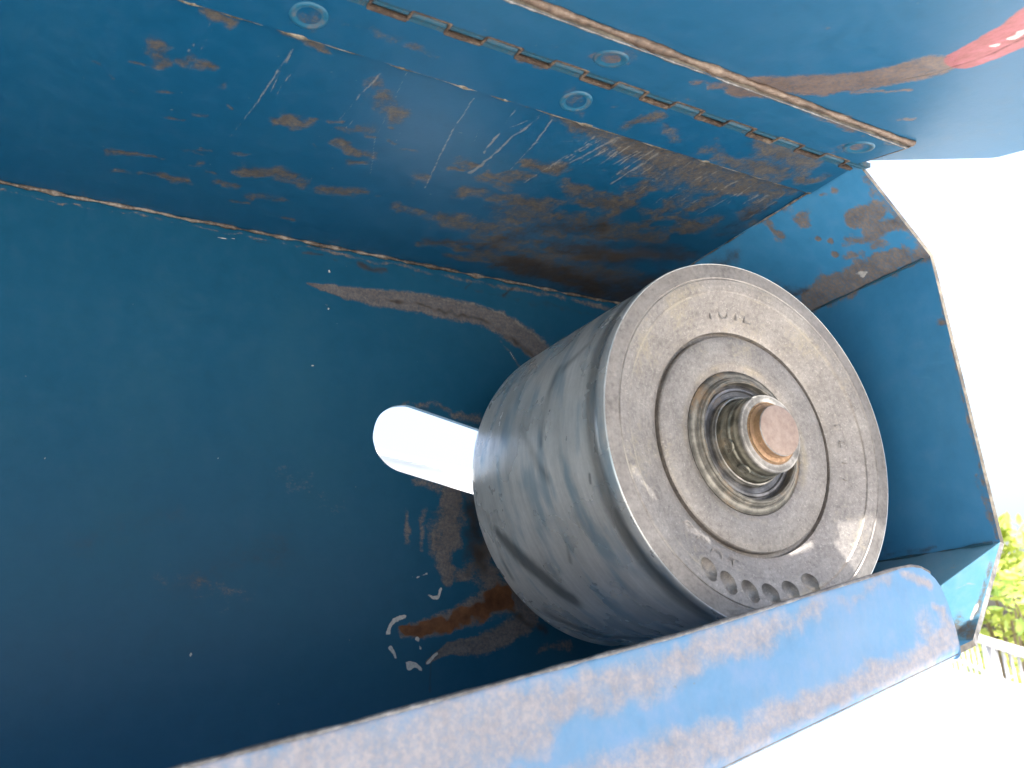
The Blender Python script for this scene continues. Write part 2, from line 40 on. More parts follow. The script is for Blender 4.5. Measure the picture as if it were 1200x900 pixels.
'cham':[('B',1.0,[(0.614,-1.897,1.255,0.0467),(0.628,-2.037,1.242,0.0452)]),('b',1.25,[(0.688,-1.795,1.183,0.0321),(0.716,-1.965,1.157,0.036)]),('b',1.35,[(0.678,-1.939,1.194,0.0464),(0.724,-2.128,1.149,0.0543),(0.785,-2.135,1.09,0.0396)]),('b',1.0,[(0.743,-1.896,1.131,0.0419)]),('b',0.9,[(0.837,-2.085,1.04,0.0402)]),('b',1.5,[(0.843,-1.317,1.035,0.0659),(0.846,-1.551,1.032,0.0797),(0.848,-1.765,1.03,0.0705),(0.859,-1.99,1.019,0.0515),(0.889,-2.124,0.991,0.0349)]),('b',1.2,[(0.51,-1.615,1.355,0.0441)]),('b',1.2,[(0.603,-1.63,1.265,0.0193)]),('b',1.2,[(0.644,-1.684,1.226,0.0191)]),('b',1.2,[(0.702,-1.66,1.17,0.0221)]),('b',0.9,[(0.463,-1.898,1.4,0.0206)]),('b',0.8,[(0.456,-1.831,1.406,0.0183)]),('b',0.95,[(0.488,-2.105,1.376,0.0196),(0.57,-2.09,1.297,0.0247)]),('b',0.95,[(0.41,-1.41,1.451,0.0345),(0.516,-1.428,1.349,0.0345)]),('b',0.95,[(0.495,-1.658,1.369,0.0382)]),('b',0.9,[(0.403,-1.588,1.458,0.0497)]),('b',0.8,[(0.424,-2.09,1.437,0.0147),(0.861,-2.134,1.017,0.0199)]),('p',0.8,[(0.838,-1.688,1.039,0.0166),(0.846,-1.76,1.031,0.0163)]),('g',0.7,[(0.488,-1.064,1.376,0.0747),(0.496,-0.807,1.368,0.0919)]),('g',0.7,[(0.751,-1.206,1.123,0.055),(0.788,-1.447,1.088,0.0349)]),('b',0.8,[(0.737,-1.7,1.137,0.0219),(0.764,-1.795,1.11,0.0215)])],
'vert':[('b',0.9,[(0.92,-2.078,0.597,0.0247)]),('b',0.95,[(0.9,-1.261,1.02,0.0432),(0.901,-1.597,1.011,0.0401),(0.902,-1.957,0.989,0.0368),(0.902,-2.12,0.969,0.0253)]),('g',0.6,[(0.973,-1.389,-0.574,0.0211),(0.974,-1.773,-0.595,0.0144)]),('b',0.7,[(0.959,-2.078,-0.272,0.0183),(0.965,-2.087,-0.386,0.018),(0.97,-2.102,-0.508,0.0177)]),('b',0.75,[(0.911,-2.123,0.772,0.0149),(0.941,-2.114,0.136,0.0117),(0.974,-2.112,-0.579,0.0154)]),('b',0.7,[(0.975,-1.869,-0.618,0.0093),(0.975,-2.105,-0.604,0.0132)]),('g',0.5,[(0.972,-1.458,-0.535,0.0625),(0.975,-1.663,-0.612,0.0394)])],
'low':[('p',0.8,[(0.8,-1.955,-0.827,0.0078),(0.819,-2.009,-0.803,0.0103),(0.809,-2.082,-0.816,0.0076)]),('p',0.9,[(0.754,-2.094,-0.883,0.0099),(0.673,-2.09,-0.983,0.0193)]),('b',0.95,[(0.647,-1.986,-1.015,0.0494),(0.619,-2.103,-1.05,0.0474)]),('b',0.8,[(0.908,-2.091,-0.694,0.0129),(0.688,-2.106,-0.965,0.0193)]),('p',0.8,[(0.887,-1.849,-0.719,0.0066),(0.901,-1.927,-0.703,0.0054)])],
'back':[('B',1.15,[(-2.004,0.0,1.165,0.0054),(-1.887,0.0,1.164,0.0165),(-1.751,0.0,1.154,0.0336),(-1.324,0.0,1.165,0.0474),(-0.928,0.0,1.173,0.0529),(-0.64,0.0,1.121,0.061),(-0.431,0.0,1.023,0.0653),(-0.25,0.0,0.868,0.0659)]),('g',0.8,[(-1.499,0.0,1.147,0.0116),(-0.96,0.0,1.143,0.0186),(-0.642,0.0,1.071,0.0256),(-0.416,0.0,0.944,0.0325)]),('s',0.9,[(-1.324,0.0,1.213,0.0071),(-0.83,0.0,1.239,0.0114),(-0.57,0.0,1.182,0.013),(-0.34,0.0,1.055,0.0199)]),('b',0.7,[(-0.691,0.0,1.021,0.0127),(-0.597,0.0,0.931,0.0127),(-0.511,0.0,0.815,0.0127)]),('p',0.8,[(-0.691,0.0,1.021,0.0044),(-0.597,0.0,0.931,0.0057),(-0.511,0.0,0.815,0.0057)]),('g',0.9,[(-1.658,0.0,1.364,0.0231),(-1.498,0.0,1.347,0.0235)]),('g',0.7,[(-0.922,0.0,1.334,0.0126),(-0.869,0.0,1.387,0.0096)]),('g',0.8,[(-0.628,0.0,1.336,0.0163),(-0.544,0.0,1.403,0.0133)]),('p',0.9,[(-1.857,0.0,1.278,0.0073)]),('p',0.9,[(-1.863,0.0,1.027,0.0071)]),('p',0.9,[(-1.945,0.0,0.649,0.0068)]),('p',0.9,[(-0.536,0.0,1.302,0.0099)]),('p',0.8,[(-1.328,0.0,-0.341,0.0078)]),('b',0.75,[(-1.359,0.0,-0.202,0.021),(-1.361,0.0,-0.372,0.0207)]),('b',0.75,[(-1.243,0.0,-0.171,0.0241),(-1.275,0.0,-0.399,0.0209)]),('b',1.3,[(-1.07,0.0,-0.042,0.0664),(-1.111,0.0,-0.278,0.0701),(-1.126,0.0,-0.431,0.0637),(-1.085,0.0,-0.56,0.0422)]),('g',0.85,[(-0.946,0.0,-0.167,0.0779),(-0.907,0.0,-0.374,0.0769),(-0.902,0.0,-0.528,0.0543)]),('b',0.9,[(-1.017,0.0,-0.539,0.0427),(-0.768,0.0,-0.556,0.0496)]),('b',1.1,[(-0.807,0.0,-0.371,0.078),(-0.902,0.0,-0.528,0.0651),(-0.76,0.0,-0.628,0.0658)]),('s',0.5,[(-2.564,0.0,-0.061,0.0045),(-2.426,0.0,0.004,0.0046)]),('s',0.5,[(-2.854,0.0,-0.638,0.004),(-2.531,0.0,-0.611,0.0042)]),('g',0.42,[(-2.613,0.0,-0.637,0.1673),(-2.098,0.0,-0.407,0.1853)]),('g',0.38,[(-3.103,0.0,-0.435,0.1578),(-2.68,0.0,-0.248,0.1292)]),('b',0.36,[(-2.657,0.0,-0.595,0.1085),(-2.269,0.0,-0.679,0.0879)]),('b',0.4,[(-2.11,0.0,-0.031,0.0863),(-1.813,0.0,-0.159,0.0692)]),('p',0.85,[(-1.305,0.0,-0.572,0.0077),(-1.24,0.0,-0.547,0.0078)]),('p',1.0,[(-1.242,0.0,-0.678,0.0082),(-1.166,0.0,-0.683,0.0134),(-1.132,0.0,-0.639,0.0115)]),('p',1.0,[(-1.481,0.0,-0.879,0.0126),(-1.445,0.0,-0.81,0.0147),(-1.361,0.0,-0.797,0.0129),(-1.287,0.0,-0.798,0.01)]),('p',1.0,[(-1.301,0.0,-0.962,0.0109),(-1.311,0.0,-0.915,0.0124)]),('p',1.0,[(-1.471,0.0,-0.948,0.0106),(-1.441,0.0,-1.017,0.0106)]),('p',1.0,[(-1.39,0.0,-1.055,0.0135),(-1.303,0.0,-1.068,0.0137)]),('p',0.95,[(-1.249,0.0,-1.037,0.0123),(-1.196,0.0,-1.002,0.01)]),('B',0.95,[(-1.388,0.0,-0.872,0.0246),(-1.246,0.0,-0.855,0.0402),(-1.065,0.0,-0.81,0.0466),(-0.75,0.0,-0.678,0.071),(-0.521,0.0,-0.678,0.0789)]),('o',1.1,[(-1.389,0.0,-0.881,0.0295),(-1.246,0.0,-0.865,0.0402),(-1.066,0.0,-0.829,0.0465),(-0.853,0.0,-0.738,0.059),(-0.733,0.0,-0.678,0.0602)]),('B',1.05,[(-1.249,0.0,-1.037,0.0099),(-1.103,0.0,-0.967,0.0254),(-0.919,0.0,-0.957,0.0417),(-0.762,0.0,-0.902,0.0428),(-0.56,0.0,-0.806,0.0554)]),('g',0.75,[(-0.677,0.0,-0.754,0.0329),(-0.443,0.0,-0.883,0.0447)]),('g',0.6,[(-0.719,0.0,-0.421,0.0673),(-0.61,0.0,-0.627,0.0671)]),('b',0.7,[(-0.494,0.0,-0.998,0.0275),(-0.282,0.0,-0.988,0.0396)]),('p',0.8,[(-2.53,0.0,1.366,0.0041),(-2.433,0.0,1.376,0.0042)]),('p',0.8,[(-2.233,0.0,1.379,0.0064),(-2.078,0.0,1.4,0.0055)]),('g',0.7,[(-2.309,0.0,1.386,0.0064),(-2.156,0.0,1.401,0.0065)]),('g',0.8,[(-2.024,0.0,1.365,0.0088),(-1.902,0.0,1.379,0.0073)]),('p',0.9,[(-2.539,0.0,-0.97,0.0102)]),('p',0.6,[(-2.196,0.0,-1.052,0.0051)]),('p',0.6,[(-1.995,0.0,-1.056,0.0053)]),('g',0.6,[(-1.222,0.0,-0.987,0.01),(-1.237,0.0,-1.193,0.0098)]),('b',0.75,[(-1.474,0.0,0.432,0.0109),(-1.218,0.0,0.503,0.0227),(-0.862,0.0,0.44,0.0355)]),('b',0.8,[(-1.312,0.0,0.011,0.0269),(-1.144,0.0,-0.031,0.0439),(-0.914,0.0,-0.113,0.0449)]),('g',0.6,[(-1.391,0.0,0.441,0.0166),(-1.102,0.0,0.483,0.023)]),('b',0.7,[(-3.64,0.0,1.404,0.0066),(-2.883,0.0,1.407,0.0074),(-2.157,0.0,1.407,0.0108),(-1.2,0.0,1.405,0.0123),(-0.282,0.0,1.398,0.0205),(0.308,0.0,1.393,0.0219)]),('g',0.5,[(-2.155,0.0,1.367,0.0108),(-1.201,0.0,1.362,0.0122),(0.147,0.0,1.299,0.0356)]),('p',0.83,[(-3.122,0.0,-0.868,0.0023)]),('p',0.63,[(-3.495,0.0,0.536,0.0025)]),('p',0.71,[(-2.179,0.0,0.184,0.0029)]),('p',0.7,[(-1.975,0.0,0.536,0.0041)]),('p',0.78,[(-1.278,0.0,0.77,0.004)]),('p',0.73,[(-1.314,0.0,0.467,0.0056)]),('p',0.63,[(-1.965,0.0,1.053,0.0059)]),('p',0.84,[(-3.452,0.0,0.43,0.002)]),('p',0.62,[(-3.204,0.0,0.693,0.0035)]),('p',0.63,[(-2.165,0.0,0.451,0.005)]),('p',0.63,[(-1.581,0.0,0.135,0.0042)]),('p',0.82,[(-2.059,0.0,0.179,0.0034)]),('p',0.74,[(-2.399,0.0,0.995,0.0051)]),('p',0.85,[(-1.792,0.0,0.628,0.0048)]),('p',0.79,[(-2.571,0.0,0.173,0.0027)]),('p',0.73,[(-2.014,0.0,-0.511,0.0046)]),('p',0.67,[(-2.457,0.0,0.053,0.005)]),('p',0.7,[(-2.765,0.0,-0.557,0.0045)]),('p',0.85,[(-1.13,0.0,1.233,0.0055)]),('p',0.61,[(-3.305,0.0,-0.108,0.0032)]),('p',0.68,[(-3.112,0.0,0.26,0.0038)]),('p',0.68,[(-1.531,0.0,-0.565,0.004)]),('p',0.84,[(-3.475,0.0,0.224,0.0024)]),('p',0.67,[(-1.393,0.0,-0.041,0.0053)]),('p',0.62,[(-2.785,0.0,-1.037,0.0023)]),('p',0.64,[(-1.736,0.0,0.359,0.0042)]),('p',0.79,[(-2.833,0.0,-0.199,0.0042)]),('p',0.85,[(-3.307,0.0,-0.362,0.0031)]),('p',0.82,[(-1.686,0.0,1.094,0.0045)]),('p',0.82,[(-1.343,0.0,-0.294,0.0026)]),('p',0.67,[(-1.839,0.0,0.781,0.0038)]),('p',0.83,[(-2.141,0.0,-0.315,0.0023)]),('p',0.8,[(-3.096,0.0,0.278,0.0034)]),('p',0.76,[(-2.319,0.0,-0.65,0.0031)]),('p',0.82,[(-3.289,0.0,-0.012,0.0036)]),('p',0.7,[(-3.362,0.0,0.043,0.0032)]),('p',0.68,[(-2.125,0.0,-1.048,0.003)]),('p',0.78,[(-2.067,0.0,-0.896,0.0035)]),('p',0.84,[(-1.552,0.0,0.286,0.0037)]),('p',0.67,[(-3.116,0.0,-0.938,0.0037)]),('p',0.62,[(-2.105,0.0,-0.025,0.0048)]),('p',0.82,[(-3.198,0.0,-1.275,0.0025)]),('p',0.72,[(-3.103,0.0,-1.069,0.0022)]),('p',0.7,[(-2.413,0.0,0.629,0.0044)]),('p',0.64,[(-1.264,0.0,-0.32,0.0042)]),('p',0.62,[(-2.34,0.0,-1.171,0.0033)]),('p',0.67,[(-1.253,0.0,0.456,0.0045)]),('p',0.62,[(-2.717,0.0,-1.1,0.0023)]),('p',0.67,[(-3.228,0.0,-0.661,0.0038)]),('p',0.66,[(-1.331,0.0,-0.566,0.0025)]),('p',0.79,[(-2.57,0.0,-1.154,0.002)]),('p',0.84,[(-1.845,0.0,-0.924,0.0041)]),('p',0.69,[(-1.417,0.0,-0.394,0.0031)]),('p',0.7,[(-1.807,0.0,0.94,0.006)]),('p',0.84,[(-2.229,0.0,-0.068,0.0033)]),('p',0.69,[(-1.018,0.0,-0.522,0.0037)]),('p',0.65,[(-3.098,0.0,-1.14,0.0018)]),('p',0.77,[(-1.333,0.0,0.063,0.0049)]),('p',0.72,[(-3.492,0.0,1.051,0.0022)]),('p',0.76,[(-2.34,0.0,-0.597,0.0039)]),('s',0.36,[(-3.408,0.0,0.758,0.003),(-3.249,0.0,0.867,0.0022)]),('s',0.58,[(-1.489,0.0,0.864,0.004),(-1.338,0.0,0.88,0.0029)]),('s',0.35,[(-1.984,0.0,0.498,0.0036),(-1.919,0.0,0.492,0.0026)]),('s',0.6,[(-1.9,0.0,0.862,0.0037),(-1.75,0.0,0.882,0.0027)]),('s',0.44,[(-2.094,0.0,0.406,0.0035),(-1.901,0.0,0.434,0.0026)]),('s',0.42,[(-2.529,0.0,0.647,0.0034),(-2.446,0.0,0.693,0.0024)]),('s',0.44,[(-1.734,0.0,-0.493,0.0034),(-1.615,0.0,-0.504,0.0025)]),('s',0.59,[(-2.381,0.0,0.305,0.0033),(-2.435,0.0,0.138,0.0023)]),('s',0.53,[(-2.116,0.0,-0.391,0.0032),(-2.158,0.0,-0.546,0.0023)]),('s',0.55,[(-2.955,0.0,0.181,0.003),(-2.887,0.0,0.028,0.0021)]),('s',0.52,[(-1.803,0.0,-0.146,0.0035),(-1.811,0.0,-0.257,0.0025)]),('s',0.47,[(-2.319,0.0,-0.045,0.0032),(-2.197,0.0,-0.0,0.0024)]),('s',0.58,[(-1.962,0.0,0.463,0.0036),(-1.893,0.0,0.467,0.0026)]),('s',0.44,[(-1.621,0.0,1.12,0.004),(-1.394,0.0,1.216,0.0029)]),('s',0.52,[(-2.847,0.0,0.221,0.0031),(-2.716,0.0,0.205,0.0022)]),('s',0.49,[(-2.7,0.0,-0.157,0.003),(-2.599,0.0,-0.163,0.0022)]),('s',0.51,[(-3.4,0.0,0.207,0.0028),(-3.379,0.0,0.129,0.002)]),('s',0.57,[(-1.605,0.0,0.476,0.0038),(-1.609,0.0,0.4,0.0027)]),('s',0.42,[(-3.244,0.0,0.488,0.003),(-3.181,0.0,0.372,0.0021)]),('s',0.49,[(-2.003,0.0,-0.743,0.0032),(-2.025,0.0,-0.849,0.0022)]),('s',0.42,[(-2.655,0.0,0.634,0.0033),(-2.675,0.0,0.424,0.0023)]),('s',0.54,[(-1.771,0.0,-0.756,0.0033),(-1.612,0.0,-0.815,0.0024)]),('s',0.43,[(-2.202,0.0,0.77,0.0036),(-2.08,0.0,0.772,0.0026)]),('s',0.41,[(-2.771,0.0,1.223,0.0034),(-2.598,0.0,1.27,0.0025)]),('s',0.54,[(-2.137,0.0,-0.156,0.0033),(-2.009,0.0,-0.107,0.0024)]),('s',0.55,[(-3.174,0.0,1.078,0.0032),(-3.063,0.0,1.138,0.0023)])],
'rail':[('b',1.0,[(-3.074,-2.122,-1.451,0.1229),(-2.745,-2.122,-1.411,0.1254),(-2.418,-2.122,-1.36,0.116)]),('b',0.95,[(-2.418,-2.122,-1.36,0.1109),(-2.041,-2.122,-1.289,0.0901),(-1.78,-2.122,-1.238,0.0726)]),('b',0.85,[(-1.914,-2.122,-1.266,0.0583),(-1.566,-2.122,-1.202,0.064),(-1.172,-2.122,-1.13,0.0635),(-0.711,-2.122,-1.004,0.0553)]),('b',0.8,[(-2.105,-2.122,-1.36,0.0602),(-1.786,-2.122,-1.332,0.0417)]),('b',0.6,[(-0.711,-2.122,-1.004,0.0474),(-0.292,-2.122,-0.904,0.0347),(0.063,-2.122,-0.811,0.0281)]),('b',0.9,[(-2.443,-2.122,-1.587,0.0962),(-1.596,-2.122,-1.52,0.0787),(-0.963,-2.122,-1.412,0.0639),(-0.485,-2.122,-1.308,0.0556)]),('b',0.95,[(-0.965,-2.122,-1.424,0.0496),(-0.486,-2.122,-1.311,0.0477),(0.016,-2.122,-1.195,0.0488),(0.398,-2.122,-1.097,0.0481)]),('b',0.7,[(-2.737,-2.122,-1.594,0.1545),(-2.337,-2.122,-1.531,0.125)]),('b',0.9,[(0.159,-2.122,-0.779,0.0191),(0.33,-2.122,-0.816,0.0245)]),('b',0.9,[(0.384,-2.122,-0.944,0.0342),(0.416,-2.122,-1.04,0.0437),(0.28,-2.122,-1.083,0.033)]),('b',0.6,[(0.269,-2.122,-1.019,0.0759)]),('g',0.35,[(0.416,-2.122,-1.078,0.029)])],
'lid':[('b',0.8,[(-0.992,-2.326,1.397,0.0143),(-0.866,-2.381,1.383,0.0287),(-0.741,-2.424,1.373,0.0405)]),('B',1.2,[(-0.741,-2.424,1.373,0.052),(-0.54,-2.568,1.337,0.0628),(-0.367,-2.734,1.295,0.0669),(-0.288,-2.888,1.257,0.0644),(-0.258,-2.981,1.234,0.0679),(-0.24,-3.023,1.223,0.0671)]),('R',1.1,[(-0.193,-3.144,1.193,0.0599),(-0.199,-3.212,1.176,0.0681),(-0.223,-3.397,1.13,0.0812),(-0.323,-3.636,1.071,0.0883)]),('b',0.9,[(-0.483,-2.501,1.353,0.0236),(-0.292,-2.673,1.311,0.0288),(-0.113,-2.823,1.273,0.017)]),('g',0.75,[(-0.254,-2.821,1.274,0.0055),(-0.178,-3.012,1.226,0.0052),(-0.153,-3.22,1.174,0.0073),(-0.193,-3.444,1.118,0.0067)]),('b',0.6,[(0.115,-2.612,1.326,0.0252),(0.154,-2.643,1.318,0.0189)]),('b',0.75,[(-1.381,-2.349,1.391,0.0791)]),('b',0.7,[(0.198,-2.293,1.405,0.0914)]),('b',0.5,[(-2.018,-2.288,1.407,0.0143),(-1.308,-2.24,1.419,0.0167),(-0.561,-2.201,1.428,0.0256)]),('p',0.9,[(-0.205,-3.216,1.175,0.0097),(-0.211,-3.324,1.148,0.014),(-0.241,-3.455,1.116,0.0176)]),('b',0.8,[(-0.658,-2.477,1.359,0.0346),(-0.497,-2.513,1.35,0.0293)]),('p',0.95,[(-0.275,-2.39,1.381,0.0158)]),('p',0.9,[(-0.136,-2.372,1.386,0.0104)]),('p',0.9,[(-0.082,-2.362,1.388,0.0105)]),('p',0.7,[(-0.827,-3.006,1.228,0.0056)]),('b',0.6,[(-0.819,-2.979,1.234,0.0141)]),('b',0.8,[(-1.891,-2.473,1.36,0.0182),(-1.109,-2.46,1.364,0.0214),(0.364,-2.429,1.372,0.0347)])],  # R stroke and the pale streak along it: a red reflection painted on
'cyl':[('g',0.95,[(-0.938,-0.308,-0.346,0.03),(-0.89,-0.402,-0.457,0.0494),(-0.801,-0.521,-0.599,0.0584),(-0.663,-0.623,-0.749,0.0484)]),('p',0.85,[(-0.885,-0.293,-0.466,0.004),(-0.793,-0.413,-0.61,0.006),(-0.686,-0.503,-0.728,0.0074),(-0.578,-0.605,-0.816,0.0073)]),('g',0.9,[(-0.975,-1.326,-0.222,0.0105),(-0.965,-1.313,-0.261,0.0105)]),('g',0.7,[(-0.861,-0.923,-0.508,0.0136),(-0.809,-0.866,-0.588,0.0138)]),('g',0.5,[(-0.894,-1.014,0.449,0.0279),(-0.967,-0.978,0.257,0.0367),(-1.0,-0.936,0.028,0.0273)]),('g',0.6,[(-0.907,-1.423,-0.421,0.033),(-0.816,-1.413,-0.578,0.0584),(-0.623,-1.462,-0.782,0.0507),(-0.431,-1.465,-0.902,0.0347)]),('g',0.6,[(-0.598,-0.261,-0.801,0.0413),(-0.351,-0.411,-0.936,0.0413),(-0.199,-0.69,-0.98,0.0403)]),('g',0.5,[(-0.856,-1.257,0.517,0.0226),(-0.903,-1.07,0.429,0.0368)]),('g',0.45,[(-0.984,-0.725,0.179,0.0285),(-0.987,-0.962,-0.162,0.0359)]),('b',0.7,[(-0.656,-0.541,-0.755,0.0147),(-0.563,-0.564,-0.827,0.0198)]),('p',0.5,[(-0.882,-1.238,-0.471,0.0257),(-0.759,-1.36,-0.651,0.0381),(-0.638,-1.352,-0.77,0.0301)]),('p',0.5,[(-0.992,-1.618,0.13,0.0163),(-0.989,-1.643,-0.147,0.0159)]),('g',0.5,[(-0.976,-0.274,-0.218,0.0151),(-0.798,-0.226,-0.603,0.0204)])]}
L = 1.531; W = 2.122; ZT = 1.448; TH = 0.03
OUT = [(0.413, ZT), (0.902, 0.978), (0.975, -0.611), (0.593, -1.082)]   # inner outline of the folded wall, x and z
XL = -7.0
ZBL = -1.082 - 0.24*(0.593 - XL)

# ------------------------------------------------------------------ helpers
def link(name, me, mat=None, parent=None):
    o = bpy.data.objects.new(name, me); COL.objects.link(o)
    if mat is not None:
        for mm in (mat if isinstance(mat, (list, tuple)) else [mat]): me.materials.append(mm)
    if parent is not None: o.parent = parent
    return o
def tag(o, label=None, cat=None, group=None, kind=None):
    if label: o['label'] = label
    if cat: o['category'] = cat
    if group: o['group'] = group
    if kind: o['kind'] = kind
    return o
def thing(name, label, cat, loc=(0, 0, BASE), group=None):
    o = bpy.data.objects.new(name, None); COL.objects.link(o); o.location = loc; o.empty_display_size = 0.05
    return tag(o, label, cat, group)
def from_np(name, V, Fc, smooth=False):
    me = bpy.data.meshes.new(name); me.from_pydata([tuple(v) for v in (np.asarray(V)*D).tolist()], [], [tuple(f) for f in Fc])
    me.validate(); me.update()
    if smooth: me.polygons.foreach_set('use_smooth', [True]*len(me.polygons))
    return me
def fix_normals(me):
    bm = bmesh.new(); bm.from_mesh(me); bmesh.ops.recalc_face_normals(bm, faces=bm.faces); bm.to_mesh(me); bm.free()

def vnoise(P, f, seed=0):
    """smooth value noise on an array of points, 0..1"""
    Q = P*f+seed*17.31; i = np.floor(Q).astype(np.int64); u = Q-i; u = u*u*(3-2*u); out = 0.0
    for dx in (0, 1):
        for dy in (0, 1):
            for dz in (0, 1):
                n_ = (i[:, 0]+dx)*374761393+(i[:, 1]+dy)*668265263+(i[:, 2]+dz)*2147483647+seed*974634777
                n_ = (n_ ^ (n_ >> 13))*1274126177; n_ = (n_ ^ (n_ >> 16)) & 0xffff
                w = (u[:, 0] if dx else 1-u[:, 0])*(u[:, 1] if dy else 1-u[:, 1])*(u[:, 2] if dz else 1-u[:, 2])
                out = out+w*n_/65535.0
    return out

def wear(me, key, offset=(0, 0, 0)):
    """write the wear layers and the painted red reflection (strokes in decimetres) as float attributes on the vertices"""
    n = len(me.vertices); co = np.empty(n*3); me.vertices.foreach_get('co', co)
    P = co.reshape(-1, 3)/D + np.array(offset)
    lay = {k: np.zeros(n) for k in 'bpgro'}
    lay['s'] = np.zeros(n)
    wp = np.stack([vnoise(P, 5, k)*.6+vnoise(P, 13, k+5)*.4-.5 for k in (1, 2, 3)], 1)
    wf = np.stack([vnoise(P, 24, k+9)-.5 for k in (1, 2, 3)], 1)
    blot = vnoise(P, 8, 21)*.5+vnoise(P, 20, 22)*.3+vnoise(P, 45, 23)*.2
    keys = key if isinstance(key, (list, tuple)) else [key]
    for kk in keys:
        for l, s, pts in WEAR_AND_REFLECTION[kk]:
            pts = np.array(pts)
            if len(pts) == 1: pts = np.vstack([pts, pts])
            rmax = pts[:, 3].max()
            if l == 'p' and rmax < .0165 and kk not in ('cyl', 'back') and np.linalg.norm(pts[0, :3]-pts[-1, :3]) > .05: l = 's'
            lo = pts[:, :3].min(0) - 2.2*pts[:, 3].max(); hi = pts[:, :3].max(0) + 2.2*pts[:, 3].max()
            idx = np.nonzero(((P >= lo) & (P <= hi)).all(1))[0]
            if len(idx) == 0: continue
            solid = l.isupper(); l = l.lower()
            amp = min(1.0, rmax/.05)*(.25 if solid else 1)*(2.2 if l == 'p' else 1)*(.3 if kk == 'cyl' else 1)
            Q = P[idx]+wp[idx]*.11*amp+wf[idx]*.05*amp; best = np.zeros(len(idx))
            for a, b in zip(pts[:-1], pts[1:]):
                ab = b[:3]-a[:3]; t = np.clip(((Q-a[:3])@ab)/max(ab@ab, 1e-9), 0, 1)
                d = np.linalg.norm(Q-(a[:3]+t[:, None]*ab), axis=1); r = a[3]+t*(b[3]-a[3])
                best = np.maximum(best, np.clip(1-0.5*d/r, 0, 1))      # 0.5 exactly on the stroke's edge
            if solid: best = np.minimum(best*1.55, 1.0)
            if l in 'bg' and rmax > .02 and not solid and kk != 'cyl': best = best*(.62+.75*blot[idx])
            lay[l][idx] = np.maximum(lay[l][idx], best*s)
    for k, nm in zip('bpgros', ('w_bare', 'w_pale', 'w_grime', 'w_reflection', 'w_rust', 'w_scratch')):
        a = me.attributes.new(nm, 'FLOAT', 'POINT'); a.data.foreach_set('value', lay[k].astype(np.float32))

def slab(name, grid, off, mat, parent, key=None, smooth=False, rim=True):
    """closed plate: dense inner face given as grid[nu][nv] of points, outer face = inner + off (vector or grid)"""
    g = np.asarray(grid, float); nu, nv = g.shape[:2]
    a = g.reshape(-1, 3); o_ = np.asarray(off, float)
    b = (g+o_).reshape(-1, 3)
    V = np.vstack([a, b]); N = nu*nv; F_ = []
    i, j = np.meshgrid(np.arange(nu-1), np.arange(nv-1), indexing='ij'); i = i.ravel(); j = j.ravel()
    q = np.stack([i*nv+j, (i+1)*nv+j, (i+1)*nv+j+1, i*nv+j+1], 1)
    F_ += q.tolist(); F_ += (q[:, ::-1]+N).tolist()
    ring = [u*nv for u in range(nu)] + [(nu-1)*nv+v for v in range(1, nv)] + [u*nv+nv-1 for u in range(nu-2, -1, -1)] + [v for v in range(nv-2, 0, -1)]
    for k in range(len(ring)):
        r0, r1 = ring[k], ring[(k+1) % len(ring)]; F_.append([r1, r0, r0+N, r1+N])
    me = from_np(name, V, F_, smooth); fix_normals(me)
    if key: wear(me, key)
    o = link(name, me, [mat, M_bright if mat is M_low else M_wornrim], parent)  # rim of the lower panel is paler, sunlight put into its colour
    nq = 2*(nu-1)*(nv-1); idx = np.zeros(len(me.polygons), dtype=np.int32)
    if len(me.polygons) == nq+len(ring) and rim: idx[nq:] = 1; me.polygons.foreach_set('material_index', idx)
    return o
def lin(a, b, n): return np.linspace(a, b, n)
def box(name, lo, hi, mat, parent=None, bevel=0.0):
    bm = bmesh.new(); bmesh.ops.create_cube(bm, size=1)
    for v in bm.verts:
        v.co = Vector([(lo[k]+(v.co[k]+.5)*(hi[k]-lo[k]))*D for k in range(3)])
    if bevel: bmesh.ops.bevel(bm, geom=bm.edges[:], offset=bevel*D, segments=2, affect='EDGES', profile=.5)
    me = bpy.data.meshes.new(name); bm.to_mesh(me); bm.free()
    return link(name, me, mat, parent)
def lathe_mesh(name, prof, n=192, y0=-L, closed=False, smooth=True):
    """prof: (radius, depth behind the front rim plane); axis along Y"""
    th = np.linspace(0, 2*np.pi, n, endpoint=False); V = []
    for r, d in prof:
        V += [(r*math.cos(t), y0+d, r*math.sin(t)) for t in th]
    F_ = []
    m_ = len(prof)
    for i in range(m_-1 if not closed else m_):
        a = i*n; b = ((i+1) % m_)*n
        for k in range(n): F_.append((a+k, a+(k+1) % n, b+(k+1) % n, b+k))
    if not closed:
        F_.append(tuple(range(n))); F_.append(tuple(range((m_-1)*n, m_*n))[::-1])
    me = from_np(name, V, F_); fix_normals(me)
    if smooth:
        me.polygons.foreach_set('use_smooth', [True]*len(me.polygons))
        me.set_sharp_from_angle(angle=math.radians(28))
    return me
